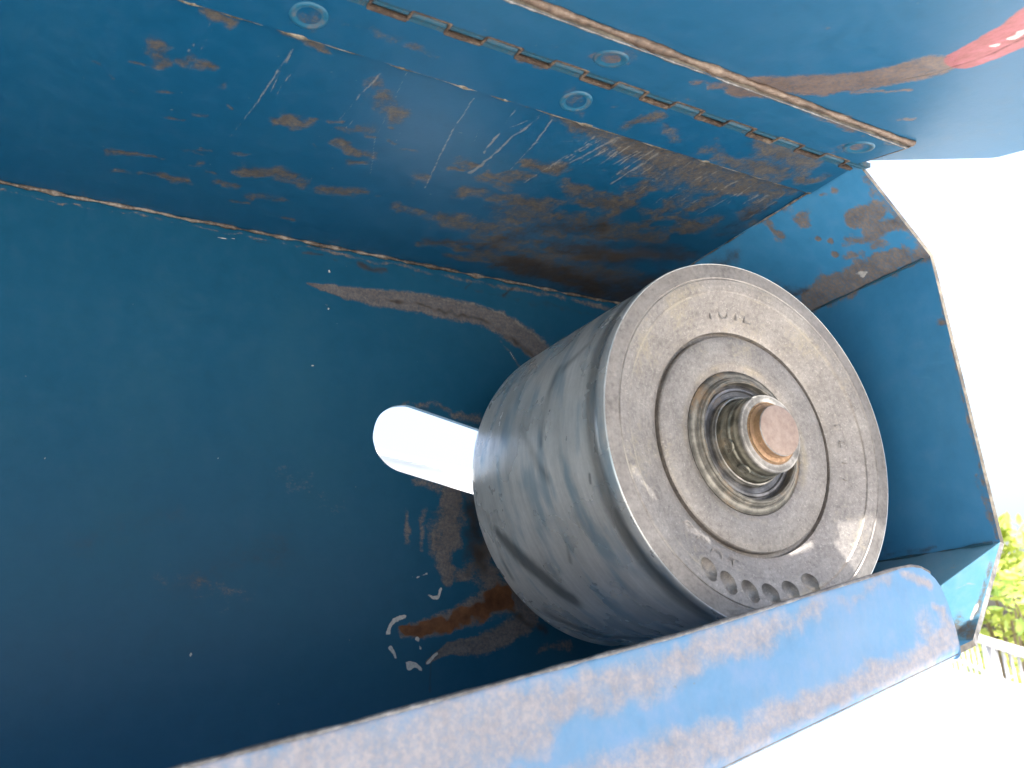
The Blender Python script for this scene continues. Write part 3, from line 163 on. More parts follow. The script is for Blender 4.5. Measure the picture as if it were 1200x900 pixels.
def tube(name, pts, rad, mat, parent, n=8, rough=0.0, seed=0, sq=1.0, flat=False):
    """irregular bead along a polyline (decimetres)"""
    rng = random.Random(seed); P = [Vector(p) for p in pts]; V = []; F_ = []
    for i, p in enumerate(P):
        t = (P[min(i+1, len(P)-1)]-P[max(i-1, 0)]).normalized()
        up = Vector((0, 0, 1)) if abs(t.z) < .9 else Vector((1, 0, 0))
        a = t.cross(up).normalized(); b = a.cross(t)
        r = rad*(1+rough*(mnoise.noise(p*9+Vector((seed, 0, 0)))*1.6))
        for k in range(n):
            an = 2*math.pi*k/n
            rr = r*(1+rough*.5*mnoise.noise(Vector((p.x*30, k*3.1, seed))))
            V.append(p + a*math.cos(an)*rr + b*math.sin(an)*rr*sq)
    for i in range(len(P)-1):
        for k in range(n): F_.append((i*n+k, i*n+(k+1) % n, (i+1)*n+(k+1) % n, (i+1)*n+k))
    F_.append(tuple(range(n))[::-1]); F_.append(tuple(range((len(P)-1)*n, len(P)*n)))
    me = from_np(name, [tuple(v) for v in V], F_, not flat); fix_normals(me)
    return link(name, me, mat, parent)

# ------------------------------------------------------------------ materials
def mat_new(name):
    mt = bpy.data.materials.new(name); mt.use_nodes = True
    return mt, mt.node_tree, mt.node_tree.nodes['Principled BSDF']
def nd(t, typ, **kw):
    n_ = t.nodes.new(typ)
    for k, v in kw.items(): setattr(n_, k, v)
    return n_
def noise_n(t, scale, detail=6, rough=.6, vec=None, dist=0.0):
    n_ = nd(t, 'ShaderNodeTexNoise'); n_.inputs['Scale'].default_value = scale; n_.inputs['Detail'].default_value = detail
    n_.inputs['Roughness'].default_value = rough; n_.inputs['Distortion'].default_value = dist
    if vec is not None: t.links.new(vec, n_.inputs['Vector'])
    return n_.outputs['Fac']
def math_n(t, op, a, b=None, c=None, clamp=False):
    n_ = nd(t, 'ShaderNodeMath', operation=op, use_clamp=clamp)
    for i, x in enumerate((a, b, c)):
        if x is None: continue
        if isinstance(x, (int, float)): n_.inputs[i].default_value = x
        else: t.links.new(x, n_.inputs[i])
    return n_.outputs[0]
def ramp_n(t, fac, stops, interp='LINEAR'):
    n_ = nd(t, 'ShaderNodeValToRGB'); cr = n_.color_ramp; cr.interpolation = interp
    while len(cr.elements) < len(stops): cr.elements.new(.5)
    for e, (p_, c) in zip(cr.elements, stops): e.position = p_; e.color = (c[0], c[1], c[2], 1) if len(c) == 3 else c
    t.links.new(fac, n_.inputs[0]); return n_.outputs[0]
def mix_n(t, fac, a, b, blend='MIX'):
    n_ = nd(t, 'ShaderNodeMix', data_type='RGBA', blend_type=blend)
    for s, x in ((n_.inputs[0], fac), (n_.inputs[6], a), (n_.inputs[7], b)):
        if isinstance(x, (int, float)): s.default_value = x
        elif isinstance(x, tuple): s.default_value = (*x, 1)
        else: t.links.new(x, s)
    return n_.outputs[2]
def coords(t, scale=(10, 10, 10), rot=(0, 0, 0)):
    tc = nd(t, 'ShaderNodeTexCoord'); mp = nd(t, 'ShaderNodeMapping'); mp.inputs['Scale'].default_value = scale
    mp.inputs['Rotation'].default_value = rot
    t.links.new(tc.outputs['Object'], mp.inputs['Vector']); return mp.outputs[0]
def smooth_n(t, x, lo, hi):
    n_ = nd(t, 'ShaderNodeMapRange', interpolation_type='SMOOTHSTEP'); n_.inputs[1].default_value = lo; n_.inputs[2].default_value = hi
    t.links.new(x, n_.inputs[0]); return n_.outputs[0]
def attr_n(t, name):
    a = nd(t, 'ShaderNodeAttribute', attribute_name=name); return a.outputs['Fac']
def set_in(t, b, name, v):
    if isinstance(v, (int, float)): b.inputs[name].default_value = v
    elif isinstance(v, tuple): b.inputs[name].default_value = (*v, 1)
    else: t.links.new(v, b.inputs[name])
def bump_n(t, b, h, strength=.3, dist=.0005):
    n_ = nd(t, 'ShaderNodeBump'); n_.inputs['Strength'].default_value = strength; n_.inputs['Distance'].default_value = dist
    t.links.new(h, n_.inputs['Height']); t.links.new(n_.outputs[0], b.inputs['Normal'])

def paint_material(name, base=(0.014, 0.135, 0.255), worn=0.0, dusty=0.25, stretch=(10, 10, 10), rough=.42, edge=0.0, bare_col=None, grime_amt=1.0, soft=(.30, .80), spec=.4, gk=1.9):
    mt, t, b = mat_new(name); v = coords(t); vs = coords(t, stretch)
    big = noise_n(t, 1.3, 3, .5, v); mid = noise_n(t, 9, 8, .65, v); fine = noise_n(t, 55, 6, .7, v); st = noise_n(t, 14, 7, .7, vs)
    base_c = ramp_n(t, mid, [(.3, tuple(c*.90 for c in base)), (.5, base), (.75, (base[0]*1.5+.004, base[1]*1.08, base[2]*1.05))])
    # dusty film, brush marks and broad fading of the enamel
    film = math_n(t, 'MULTIPLY', smooth_n(t, math_n(t, 'ADD', math_n(t, 'MULTIPLY', big, .6), math_n(t, 'MULTIPLY', st, .4)), .42, .72), dusty)
    col = mix_n(t, film, base_c, (base[0]*2+.012, base[1]*1.1+.02, base[2]*.9+.02))
    grain = math_n(t, 'SUBTRACT', math_n(t, 'ADD', math_n(t, 'MULTIPLY', mid, .55), math_n(t, 'ADD', math_n(t, 'MULTIPLY', fine, .35), math_n(t, 'MULTIPLY', st, .35))), .62)
    def mask(att, k, lo, hi, add=0.0):
        a = attr_n(t, att); gate = smooth_n(t, a, .03, .3)
        x = math_n(t, 'ADD', math_n(t, 'ADD', a, add), math_n(t, 'MULTIPLY', grain, k))
        return math_n(t, 'MULTIPLY', smooth_n(t, x, lo, hi), gate)
    mb = math_n(t, 'MULTIPLY', mask('w_bare', gk, soft[0], soft[1], 0), math_n(t, 'ADD', .70, math_n(t, 'MULTIPLY', smooth_n(t, fine, .38, .58), .24)))
    msc = mask('w_scratch', 1.2, .50, .80)
    if worn > 0:
        w = smooth_n(t, math_n(t, 'ADD', math_n(t, 'MULTIPLY', st, .6), math_n(t, 'MULTIPLY', mid, .4)), .66-worn*.2, .80-worn*.2)
        mb = math_n(t, 'MAXIMUM', mb, math_n(t, 'MULTIPLY', w, .8))
    mr = mask('w_reflection', .5, .45, .60); mo = mask('w_rust', 1.1, .42, .66)
    mg = math_n(t, 'MULTIPLY', mask('w_grime', .9, .25, .9), grime_amt); mp_ = mask('w_pale', .7, .40, .56)
    # tiny chips everywhere
    vor = nd(t, 'ShaderNodeTexNoise'); vor.inputs['Scale'].default_value = 26; vor.inputs['Detail'].default_value = 2; t.links.new(v, vor.inputs['Vector'])
    chip = smooth_n(t, vor.outputs['Fac'], .765, .79)
    bc = bare_col or ((0.036, 0.030, 0.025), (0.092, 0.077, 0.061), (0.18, 0.155, 0.125))
    bare = ramp_n(t, math_n(t, 'ADD', math_n(t, 'MULTIPLY', fine, .35), math_n(t, 'ADD', math_n(t, 'MULTIPLY', mid, .3), math_n(t, 'MULTIPLY', st, .35))), [(.34, bc[0]), (.5, bc[1]), (.72, bc[2])])
    col = mix_n(t, mb, col, bare)
    col = mix_n(t, mo, col, ramp_n(t, mid, [(.3, (.05, .022, .012)), (.6, (.14, .062, .028)), (.8, (.22, .12, .06))]))
    col = mix_n(t, mr, col, ramp_n(t, st, [(.35, (.20, .06, .055)), (.6, (.30, .095, .11)), (.8, (.32, .15, .21))]))  # red reflection on the lid, put into the base colour
    col = mix_n(t, math_n(t, 'MULTIPLY', chip, .5), col, (.12, .15, .16))
    col = mix_n(t, math_n(t, 'MULTIPLY', msc, .55), col, (.22, .21, .19))
    col = mix_n(t, math_n(t, 'MULTIPLY', mg, .85), col, ramp_n(t, mid, [(.3, (.012, .010, .009)), (.7, (.05, .037, .028))]))
    col = mix_n(t, math_n(t, 'MULTIPLY', mp_, .9), col, ramp_n(t, fine, [(.3, (.30, .30, .29)), (.7, (.52, .52, .50))]))
    b.inputs['Specular IOR Level'].default_value = spec
    set_in(t, b, 'Base Color', col)
    metal = math_n(t, 'MULTIPLY', math_n(t, 'MAXIMUM', mb, mr), .25); set_in(t, b, 'Metallic', metal)
    rg = math_n(t, 'ADD', rough-.06, math_n(t, 'MULTIPLY', mid, .16))
    rg = math_n(t, 'ADD', rg, math_n(t, 'ADD', math_n(t, 'MULTIPLY', mg, .3), math_n(t, 'MULTIPLY', film, .5)), clamp=True); set_in(t, b, 'Roughness', rg)
    h = math_n(t, 'SUBTRACT', math_n(t, 'MULTIPLY', fine, .25), math_n(t, 'MAXIMUM', math_n(t, 'MULTIPLY', mb, .7), math_n(t, 'MULTIPLY', mp_, .5)))
    h = math_n(t, 'ADD', h, math_n(t, 'MULTIPLY', big, 3.0))
    bump_n(t, b, h, .5, .0004)
    return mt
def simple_mat(name, stops, scale=20, rough=.5, metal=0.0, bump=.3, dist=.0004, stretch=(10, 10, 10), rv=.15):
    mt, t, b = mat_new(name); v = coords(t, stretch); f = noise_n(t, scale, 8, .65, v); c = noise_n(t, scale*.15, 3, .5, v)
    x = math_n(t, 'ADD', math_n(t, 'MULTIPLY', f, .6), math_n(t, 'MULTIPLY', c, .4))
    set_in(t, b, 'Base Color', ramp_n(t, x, stops)); set_in(t, b, 'Roughness', math_n(t, 'ADD', rough-rv/2, math_n(t, 'MULTIPLY', f, rv))); b.inputs['Metallic'].default_value = metal
    bump_n(t, b, f, bump, dist); return mt

M_back = paint_material('blue_enamel_back', base=(.003, .060, .120), spec=.22, bare_col=((.055, .048, .047), (.125, .11, .105), (.22, .20, .19)), dusty=.30, stretch=(10, 10, 26), rough=.45)  # same enamel on a darker base, the deep panel's shade painted in
M_top = paint_material('blue_enamel_top', soft=(.20, .92), base=(.004, .062, .134), spec=.33, dusty=.22, stretch=(24, 10, 10), rough=.36)  # same enamel darkened, weaker light inside the guard put into the colour
M_end = paint_material('blue_enamel_end', base=(.028, .165, .32), bare_col=((.07, .056, .048), (.15, .122, .102), (.26, .215, .18)), dusty=.25, stretch=(10, 20, 10), rough=.45)  # same enamel on a lighter base, stronger light on the end painted in
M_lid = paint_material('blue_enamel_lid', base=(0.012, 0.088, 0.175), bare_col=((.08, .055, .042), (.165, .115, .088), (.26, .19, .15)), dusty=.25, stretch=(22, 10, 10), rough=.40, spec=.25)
M_rail = paint_material('blue_enamel_lip', base=(0.085, 0.205, 0.35), dusty=.6, soft=(.06, .74), gk=.85, stretch=(16, 10, 8), rough=.50,
                        bare_col=((.17, .158, .17), (.245, .228, .24), (.38, .355, .35)))
M_low = paint_material('blue_enamel_sunlit', base=(.07, .20, .30), dusty=.5, stretch=(10, 20, 10), rough=.45)  # lighter copy of the enamel, sunlight on the lower panel painted in
M_pale = simple_mat('dull_pale_edge', [(.36, (.06, .055, .055)), (.5, (.13, .125, .12)), (.64, (.26, .255, .25))], 30, .45, .4, .4, .0006)
M_wornrim = simple_mat('worn_cut_edge', [(.38, (.03, .035, .04)), (.47, (.085, .075, .06)), (.62, (.22, .20, .16))], 12, .6, .1, .5, .0006)
M_knuckle = paint_material('blue_enamel_hinge', base=(.012, .065, .105), dusty=.3, worn=.8, stretch=(20, 10, 10), rough=.45)
M_seam = simple_mat('weld_seam', [(.38, (.03, .025, .022)), (.48, (.10, .08, .065)), (.60, (.24, .21, .18))], 30, .6, .15, .6, .001)
M_seam2 = simple_mat('leaf_edge_dirt', [(.40, (.03, .03, .028)), (.50, (.11, .095, .07)), (.62, (.26, .235, .19))], 22, .6, .1, .6, .001)
M_edge = simple_mat('worn_brown_edge', [(.35, (.04, .028, .02)), (.5, (.13, .09, .065)), (.66, (.24, .185, .14))], 26, .55, .2, .6, .0008)
M_bright = simple_mat('bare_and_sunlit_edge', [(.36, (.14, .135, .13)), (.5, (.30, .29, .28)), (.64, (.55, .54, .52))], 30, .38, .6, .4, .0006)
M_dark = simple_mat('dark_gap_rust', [(.35, (.012, .009, .008)), (.55, (.05, .033, .024)), (.72, (.14, .09, .06))], 24, .7, 0, .6, .0008)

def face_material():
    mt, t, b = mat_new('cast_iron_face'); v = coords(t)
    tc = nd(t, 'ShaderNodeSeparateXYZ'); t.links.new(v, tc.inputs[0])
    r = math_n(t, 'SQRT', math_n(t, 'ADD', math_n(t, 'MULTIPLY', tc.outputs[0], tc.outputs[0]), math_n(t, 'MULTIPLY', tc.outputs[2], tc.outputs[2])))
    cmb = nd(t, 'ShaderNodeCombineXYZ'); t.links.new(math_n(t, 'MULTIPLY', r, 40), cmb.inputs[0])
    rings = noise_n(t, 1.0, 5, .7, cmb.outputs[0])
    fine = noise_n(t, 38, 8, .75, v); mid = noise_n(t, 7, 6, .6, v); cl = noise_n(t, 3.2, 4, .6, v); gr = noise_n(t, 110, 3, .6, v)
    x = math_n(t, 'ADD', math_n(t, 'MULTIPLY', fine, .5), math_n(t, 'ADD', math_n(t, 'MULTIPLY', mid, .3), math_n(t, 'MULTIPLY', rings, .2)))
    col = ramp_n(t, x, [(.36, (.145, .13, .12)), (.46, (.23, .21, .195)), (.55, (.295, .272, .252)), (.66, (.40, .37, .34))])
    # chalky yellowish dust patches that sit in the rough casting, none on the machined outer rim
    dust = smooth_n(t, math_n(t, 'ADD', math_n(t, 'MULTIPLY', cl, .7), math_n(t, 'MULTIPLY', fine, .6)), .66, .84)
    inner = math_n(t, 'SUBTRACT', 1.0, smooth_n(t, r, .88, .92))
    col = mix_n(t, math_n(t, 'MULTIPLY', math_n(t, 'MULTIPLY', dust, inner), .75), col, (.34, .30, .225))
    sp = smooth_n(t, math_n(t, 'ADD', math_n(t, 'MULTIPLY', gr, .7), math_n(t, 'MULTIPLY', mid, .35)), .60, .70); col = mix_n(t, math_n(t, 'MULTIPLY', math_n(t, 'MULTIPLY', sp, inner), .55), col, (.40, .37, .32))
    for rr0, wd, cc, am in ((.83, .010, (.42, .38, .30), .55), (.608, .016, (.15, .13, .11), .5), (.43, .03, (.34, .29, .20), .5), (.905, .006, (.48, .46, .42), .6)):
        q = math_n(t, 'ABSOLUTE', math_n(t, 'SUBTRACT', r, rr0)); q = math_n(t, 'SUBTRACT', 1.0, smooth_n(t, q, 0, wd))
        col = mix_n(t, math_n(t, 'MULTIPLY', math_n(t, 'MULTIPLY', q, am), smooth_n(t, cl, .40, .60)), col, cc)
    dk = smooth_n(t, math_n(t, 'SUBTRACT', 1.0, fine), .60, .70); col = mix_n(t, math_n(t, 'MULTIPLY', dk, .45), col, (.12, .105, .095))
    g2 = noise_n(t, 70, 4, .8, v); pit = smooth_n(t, g2, .58, .66); col = mix_n(t, math_n(t, 'MULTIPLY', math_n(t, 'MULTIPLY', pit, inner), .5), col, (.13, .115, .10))
    g3 = smooth_n(t, noise_n(t, 62, 4, .8, vec=v, dist=.3), .56, .64); col = mix_n(t, math_n(t, 'MULTIPLY', math_n(t, 'MULTIPLY', g3, inner), .45), col, (.50, .47, .42))
    set_in(t, b, 'Base Color', col); b.inputs['Metallic'].default_value = .55
    set_in(t, b, 'Roughness', math_n(t, 'ADD', .36, math_n(t, 'MULTIPLY', math_n(t, 'ADD', fine, math_n(t, 'MULTIPLY', dust, .5)), .30)))
    h = math_n(t, 'ADD', math_n(t, 'MULTIPLY', fine, .7), math_n(t, 'ADD', math_n(t, 'MULTIPLY', rings, .5), math_n(t, 'MULTIPLY', gr, .25)))
    bump_n(t, b, h, .55, .0005); return mt
M_face = face_material()

def steel_material():
    """turned and belt-polished crown of the pulley, with oily dark streaks"""
    mt, t, b = mat_new('polished_pulley_crown'); v = coords(t)
    s = nd(t, 'ShaderNodeSeparateXYZ'); t.links.new(v, s.inputs[0])
    ang = math_n(t, 'ARCTAN2', s.outputs[2], math_n(t, 'MULTIPLY', s.outputs[0], -1.0))
    c = nd(t, 'ShaderNodeCombineXYZ'); t.links.new(math_n(t, 'MULTIPLY', ang, .9), c.inputs[0]); t.links.new(math_n(t, 'MULTIPLY', s.outputs[1], 3.0), c.inputs[1])
    c2 = nd(t, 'ShaderNodeCombineXYZ'); t.links.new(math_n(t, 'MULTIPLY', ang, 1.2), c2.inputs[0]); t.links.new(math_n(t, 'MULTIPLY', s.outputs[1], 16.0), c2.inputs[1])
    streak = noise_n(t, 2.2, 5, .55, c.outputs[0]); line = noise_n(t, 2.5, 6, .65, c2.outputs[0]); fine = noise_n(t, 45, 6, .7, v); cloud = noise_n(t, 3, 4, .5, v)
    x = math_n(t, 'ADD', math_n(t, 'MULTIPLY', streak, .38), math_n(t, 'ADD', math_n(t, 'MULTIPLY', cloud, .27), math_n(t, 'ADD', math_n(t, 'MULTIPLY', line, .22), math_n(t, 'MULTIPLY', fine, .13))))
    col = ramp_n(t, x, [(.34, (.30, .315, .31)), (.46, (.47, .485, .475)), (.56, (.60, .61, .595)), (.68, (.75, .75, .73))])
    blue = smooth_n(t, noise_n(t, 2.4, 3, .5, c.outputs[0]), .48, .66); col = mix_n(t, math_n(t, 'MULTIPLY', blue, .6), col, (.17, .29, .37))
    g = smooth_n(t, math_n(t, 'ADD', attr_n(t, 'w_grime'), math_n(t, 'MULTIPLY', math_n(t, 'SUBTRACT', cloud, .5), .5)), .12, .75)
    col = mix_n(t, math_n(t, 'MULTIPLY', g, .75), col, (.045, .055, .06))
    band = math_n(t, 'SUBTRACT', 1.0, smooth_n(t, math_n(t, 'ABSOLUTE', math_n(t, 'ADD', s.outputs[1], L-.125)), .015, .075))  # dark band behind the rim: shade and dirt painted together
    col = mix_n(t, math_n(t, 'MULTIPLY', band, .6), col, (.10, .105, .10))
    p_ = smooth_n(t, math_n(t, 'ADD', attr_n(t, 'w_pale'), math_n(t, 'MULTIPLY', math_n(t, 'SUBTRACT', fine, .5), .7)), .30, .60)
    col = mix_n(t, math_n(t, 'MULTIPLY', p_, .7), col, (.50, .51, .50))
    bb = smooth_n(t, math_n(t, 'ADD', attr_n(t, 'w_bare'), math_n(t, 'MULTIPLY', math_n(t, 'SUBTRACT', fine, .5), .8)), .45, .75)
    col = mix_n(t, math_n(t, 'MULTIPLY', bb, .7), col, (.08, .045, .03))
    set_in(t, b, 'Base Color', col); b.inputs['Metallic'].default_value = .55
    set_in(t, b, 'Roughness', math_n(t, 'ADD', .17, math_n(t, 'ADD', math_n(t, 'MULTIPLY', cloud, .22), math_n(t, 'MULTIPLY', g, .12))))
    h = math_n(t, 'ADD', math_n(t, 'MULTIPLY', line, .5), math_n(t, 'ADD', math_n(t, 'MULTIPLY', fine, .3), math_n(t, 'MULTIPLY', cloud, .8)))
    bump_n(t, b, h, .30, .0005); return mt
M_steel = steel_material()

def hub_material(name, rusty, base=(.20, .19, .17), metal=.6, rough=.36):
    mt, t, b = mat_new(name); v = coords(t)
    s = nd(t, 'ShaderNodeSeparateXYZ'); t.links.new(v, s.inputs[0])
    r = math_n(t, 'SQRT', math_n(t, 'ADD', math_n(t, 'MULTIPLY', s.outputs[0], s.outputs[0]), math_n(t, 'MULTIPLY', s.outputs[2], s.outputs[2])))
    c = nd(t, 'ShaderNodeCombineXYZ'); t.links.new(math_n(t, 'MULTIPLY', r, 60), c.inputs[0]); t.links.new(math_n(t, 'MULTIPLY', s.outputs[1], 50), c.inputs[1])
    rings = noise_n(t, 1, 4, .6, c.outputs[0]); n1 = noise_n(t, 12, 6, .65, v); n2 = noise_n(t, 50, 5, .7, v)
    col = ramp_n(t, math_n(t, 'ADD', math_n(t, 'MULTIPLY', n1, .5), math_n(t, 'MULTIPLY', rings, .5)), [(.36, tuple(x*.42 for x in base)), (.48, base), (.60, tuple(min(1, x*2.4) for x in base))])
    ru = smooth_n(t, math_n(t, 'ADD', math_n(t, 'MULTIPLY', noise_n(t, 6, 5, .6, v), .7), math_n(t, 'MULTIPLY', n2, .3)), .60-rusty*.25, .74-rusty*.25)
    col = mix_n(t, math_n(t, 'MULTIPLY', ru, min(1, .5+rusty*.6)), col, ramp_n(t, n2, [(.3, (.10, .055, .025)), (.6, (.22, .14, .07)), (.75, (.30, .245, .16))]))
    set_in(t, b, 'Base Color', col); set_in(t, b, 'Metallic', math_n(t, 'SUBTRACT', metal, math_n(t, 'MULTIPLY', ru, metal*.8)))
    set_in(t, b, 'Roughness', math_n(t, 'ADD', rough, math_n(t, 'MULTIPLY', math_n(t, 'ADD', ru, n2), .2)))
    bump_n(t, b, math_n(t, 'ADD', math_n(t, 'MULTIPLY', rings, .6), math_n(t, 'MULTIPLY', n2, .5)), .5, .0005); return mt
M_hub = hub_material('greasy_hub', .18, (.19, .185, .17), .6, .30)
M_hubwall = hub_material('hub_wall', .36, (.13, .122, .105), .4, .42)
M_collar = hub_material('collar_steel', .22, (.21, .20, .185), .3, .48)
M_collarside = hub_material('collar_side', .32, (.16, .155, .125), .65, .24)
M_recess = hub_material('recess_grease', .12, (.10, .10, .105), .5, .30)
M_shaftside = hub_material('shaft_rust', .75, (.24, .15, .09), .3, .5)
M_shaftend = simple_mat('shaft_end_copper_tone', [(.36, (.20, .14, .112)), (.5, (.28, .205, .168)), (.64, (.35, .27, .225))], 26, .5, .25, .35, .0004)

# ------------------------------------------------------------------ the belt guard
guard = thing('belt_guard', 'worn blue sheet metal belt guard standing open around the grey pulley', 'belt guard')

# offsets of the folded outline, mitred
op = [(XL, ZT)] + OUT + [(XL, ZBL)]
def outward(i):
    def nrm(a, b):
        dx, dz = b[0]-a[0], b[1]-a[1]; l = math.hypot(dx, dz); return (-dz/l, dx/l)   # left of travel = outside for this order
    ns = []
    if i > 0: ns.append(nrm(op[i-1], op[i]))
    if i < len(op)-1: ns.append(nrm(op[i], op[i+1]))
    if len(ns) == 1: return ns[0]
    sx, sz = ns[0][0]+ns[1][0], ns[0][1]+ns[1][1]; k = 2/(sx*sx+sz*sz); return (sx*k, sz*k)
ofs = [outward(i) for i in range(len(op))]
def wall(i, name, mat, key, nu, nv, label=None, x0=None, xv=None):
    a, b = op[i], op[i+1]; oa, ob = ofs[i], ofs[i+1]
    us = xv if xv is not None else np.linspace(0, 1, nu); ys = np.linspace(0.0, -W, nv)
    g = np.zeros((len(us), nv, 3)); of = np.zeros_like(g)
    for ui, u in enumerate(us):
        g[ui, :, 0] = a[0]+(b[0]-a[0])*u; g[ui, :, 2] = a[1]+(b[1]-a[1])*u; g[ui, :, 1] = ys
        of[ui, :, 0] = (oa[0]+(ob[0]-oa[0])*u)*TH; of[ui, :, 2] = (oa[1]+(ob[1]-oa[1])*u)*TH
    # a sheet beaten by years of use: shallow waves along its free edge
    o = slab(name, g, of, mat, guard, key)
    if label: o['label'] = label
    return o
xs = np.concatenate([np.linspace(XL, -3.6, 30)[:-1], np.linspace(-3.6, .413, 520)]); us = (xs-XL)/(.413-XL)
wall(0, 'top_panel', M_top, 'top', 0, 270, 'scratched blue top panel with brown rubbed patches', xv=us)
wall(1, 'end_panel', M_end, 'cham', 90, 200, 'sloping upper end panel with the paint rubbed through')
wall(2, 'end_panel', M_end, 'vert', 160, 160, 'upright end panel in clean dark blue paint')
wall(3, 'end_panel', M_low, 'low', 80, 160, 'lower sloping end panel with a triangle of sunlight')
wall(4, 'bottom_panel', M_end, None, 60, 20)

# back panel with the slot cut through it
xs = np.concatenate([np.linspace(XL, -3.9, 30)[:-1], np.linspace(-3.9, .98, 620)])
def ztop(x): return ZT+TH if x <= .413 else (ZT+TH if x < .42 else np.interp(x, [.413, .902, .98], [ZT+.02, .99, .93]))
def zbot(x): return np.interp(x, [XL, .593, .98], [ZBL-TH, -1.082-TH, -.62])
nz = 330
g = np.zeros((len(xs), nz, 3))
for i, x in enumerate(xs):
    g[i, :, 0] = x; g[i, :, 2] = np.linspace(zbot(x), ztop(x), nz); g[i, :, 1] = 0.0015
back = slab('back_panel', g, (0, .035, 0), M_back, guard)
bm = bmesh.new()
A0 = Vector((-1.36, 0, .262)); A1 = Vector((.32, 0, -.115)); dr = (A1-A0).normalized(); nr = Vector((-dr.z, 0, dr.x))
prof = []
for k in range(33):
    an = math.pi/2+math.pi*k/32; prof.append(A0+(dr*math.cos(an)+nr*math.sin(an))*.212)
for k in range(33):
    an = -math.pi/2+math.pi*k/32; prof.append(A1+(dr*math.cos(an)+nr*math.sin(an))*.212)
f0 = [bm.verts.new(((p.x+.004*mnoise.noise(p*12))*D, -.3*D, (p.z+.004*mnoise.noise(p*12+Vector((5, 0, 0))))*D)) for p in prof]
f1 = [bm.verts.new((v.co.x, .3*D, v.co.z)) for v in f0]
bm.faces.new(f0); bm.faces.new(f1[::-1])
for k in range(len(f0)): bm.faces.new((f0[k], f1[k], f1[(k+1) % len(f0)], f0[(k+1) % len(f0)]))
bmesh.ops.recalc_face_normals(bm, faces=bm.faces)
cm = bpy.data.meshes.new('cut'); bm.to_mesh(cm); bm.free(); cut = bpy.data.objects.new('cut', cm); COL.objects.link(cut)
def boolean(o, c):
    c.parent = o.parent; bpy.context.view_layer.update()
    md = o.modifiers.new('b', 'BOOLEAN'); md.operation = 'DIFFERENCE'; md.object = c; md.solver = 'EXACT'
    bpy.context.view_layer.update()
    me = bpy.data.meshes.new_from_object(o.evaluated_get(bpy.context.evaluated_depsgraph_get()))
    o.modifiers.clear(); old = o.data; o.data = me; me.name = o.name; bpy.data.meshes.remove(old)
    bpy.data.objects.remove(c)
boolean(back, cut); wear(back.data, 'back')

# ragged weld beads where the sheets meet
rng = random.Random(4)
pts = [(x, -.012+.010*mnoise.noise(Vector((x*3, 1, 0))), ZT-.008+.010*mnoise.noise(Vector((x*5, 9, 0)))) for x in np.linspace(-5, .40, 420)]
tube('weld_bead', pts, .0095, M_seam, guard, 7, 1.0, 3)
pts = [(OUT[0][0]-.008+.004*mnoise.noise(Vector((0, y*6, 0))), y, ZT-.012) for y in np.linspace(-.03, -1.80, 150)]
tube('weld_bead', pts, .0045, M_seam, guard, 6, .9, 8)
for (px, pz), sd in ((OUT[1], 11), (OUT[2], 12)):
    pts = [(px-.006, y, pz) for y in np.linspace(-.03, -W+.04, 150)]
    tube('fold_line', pts, .006, M_knuckle, guard, 6, .8, sd)

# retaining lip along the bottom front edge: profile lofted along x
xe = .468
xr = np.concatenate([np.linspace(XL, -3.2, 20)[:-1], np.linspace(-3.2, .1, 300)[:-1], .1+(xe-.1)*np.sin(np.linspace(0, np.pi/2, 46))])
tx = [-7, -2.94, -2.5, -1.156, .075, .16, .24, .30, .35, .39, .42, .445, .462, xe]
tz = [-2.02, -1.335, -1.26, -1.019, -.768, -.752, -.743, -.748, -.766, -.795, -.835, -.90, -.98, -1.085]
def lip_top(x): return np.interp(x, tx, tz)+.002*mnoise.noise(Vector((x*2, 0, 3)))
def lip_bot(x): return -1.082-.24*(.593-x)
NV = 54; rows = []
for x in xr:
    zt, zb = lip_top(x), lip_bot(x)-.052; hgt = max(zt-zb, .02); r = min(.016, hgt*.3); R_ = min(.062, hgt*.4); y0 = -W-.012
    pr = []
    for k in range(7):                                  # rounded fold at the foot, turning under the guard
        an = math.pi/2*k/6; pr.append((y0+R_-R_*math.sin(an)-0.0, zb+R_-R_*math.cos(an)))
    pr = [(y0+R_+.05, zb)]+pr
    lean = .0
    for k in range(1, NV): f = k/NV; pr.append((y0+lean*f-.006*math.sin(math.pi*f)*mnoise.noise(Vector((x*1.3, f*2, 0))), zb+R_+(zt-r-zb-R_)*f))
    for k in range(0, 9):
        an = math.pi*k/8; pr.append((y0+r-r*math.cos(an), zt-r+r*math.sin(an)))
    for k in range(1, 5): f = k/4; pr.append((y0+2*r, zt-r+(zb+.05-zt+r)*f if hgt > .1 else zt-r-(k*.002)))
    pr.append((y0+R_+.05, zb+.032 if hgt > .1 else zb+.005))
    rows.append([(x, y, z) for y, z in pr])
n_ = len(rows[0]); V = [p for r_ in rows for p in r_]; F_ = []
for i in range(len(rows)-1):
    for k in range(n_): F_.append((i*n_+k, (i+1)*n_+k, (i+1)*n_+(k+1) % n_, i*n_+(k+1) % n_))
F_.append(tuple(range(n_))[::-1]); F_.append(tuple(range((len(rows)-1)*n_, len(rows)*n_)))
me = from_np('retaining_lip', V, F_, True); fix_normals(me); me.set_sharp_from_angle(angle=math.radians(60)); wear(me, 'rail')
lip = link('retaining_lip', me, M_rail, guard)
pts = [(x, -W-.012+.004+.006, lip_top(x)-.003) for x in np.linspace(-3.3, .36, 330)]
tube('worn_edge', pts, .0095, M_pale, lip, 8, .25, 21)

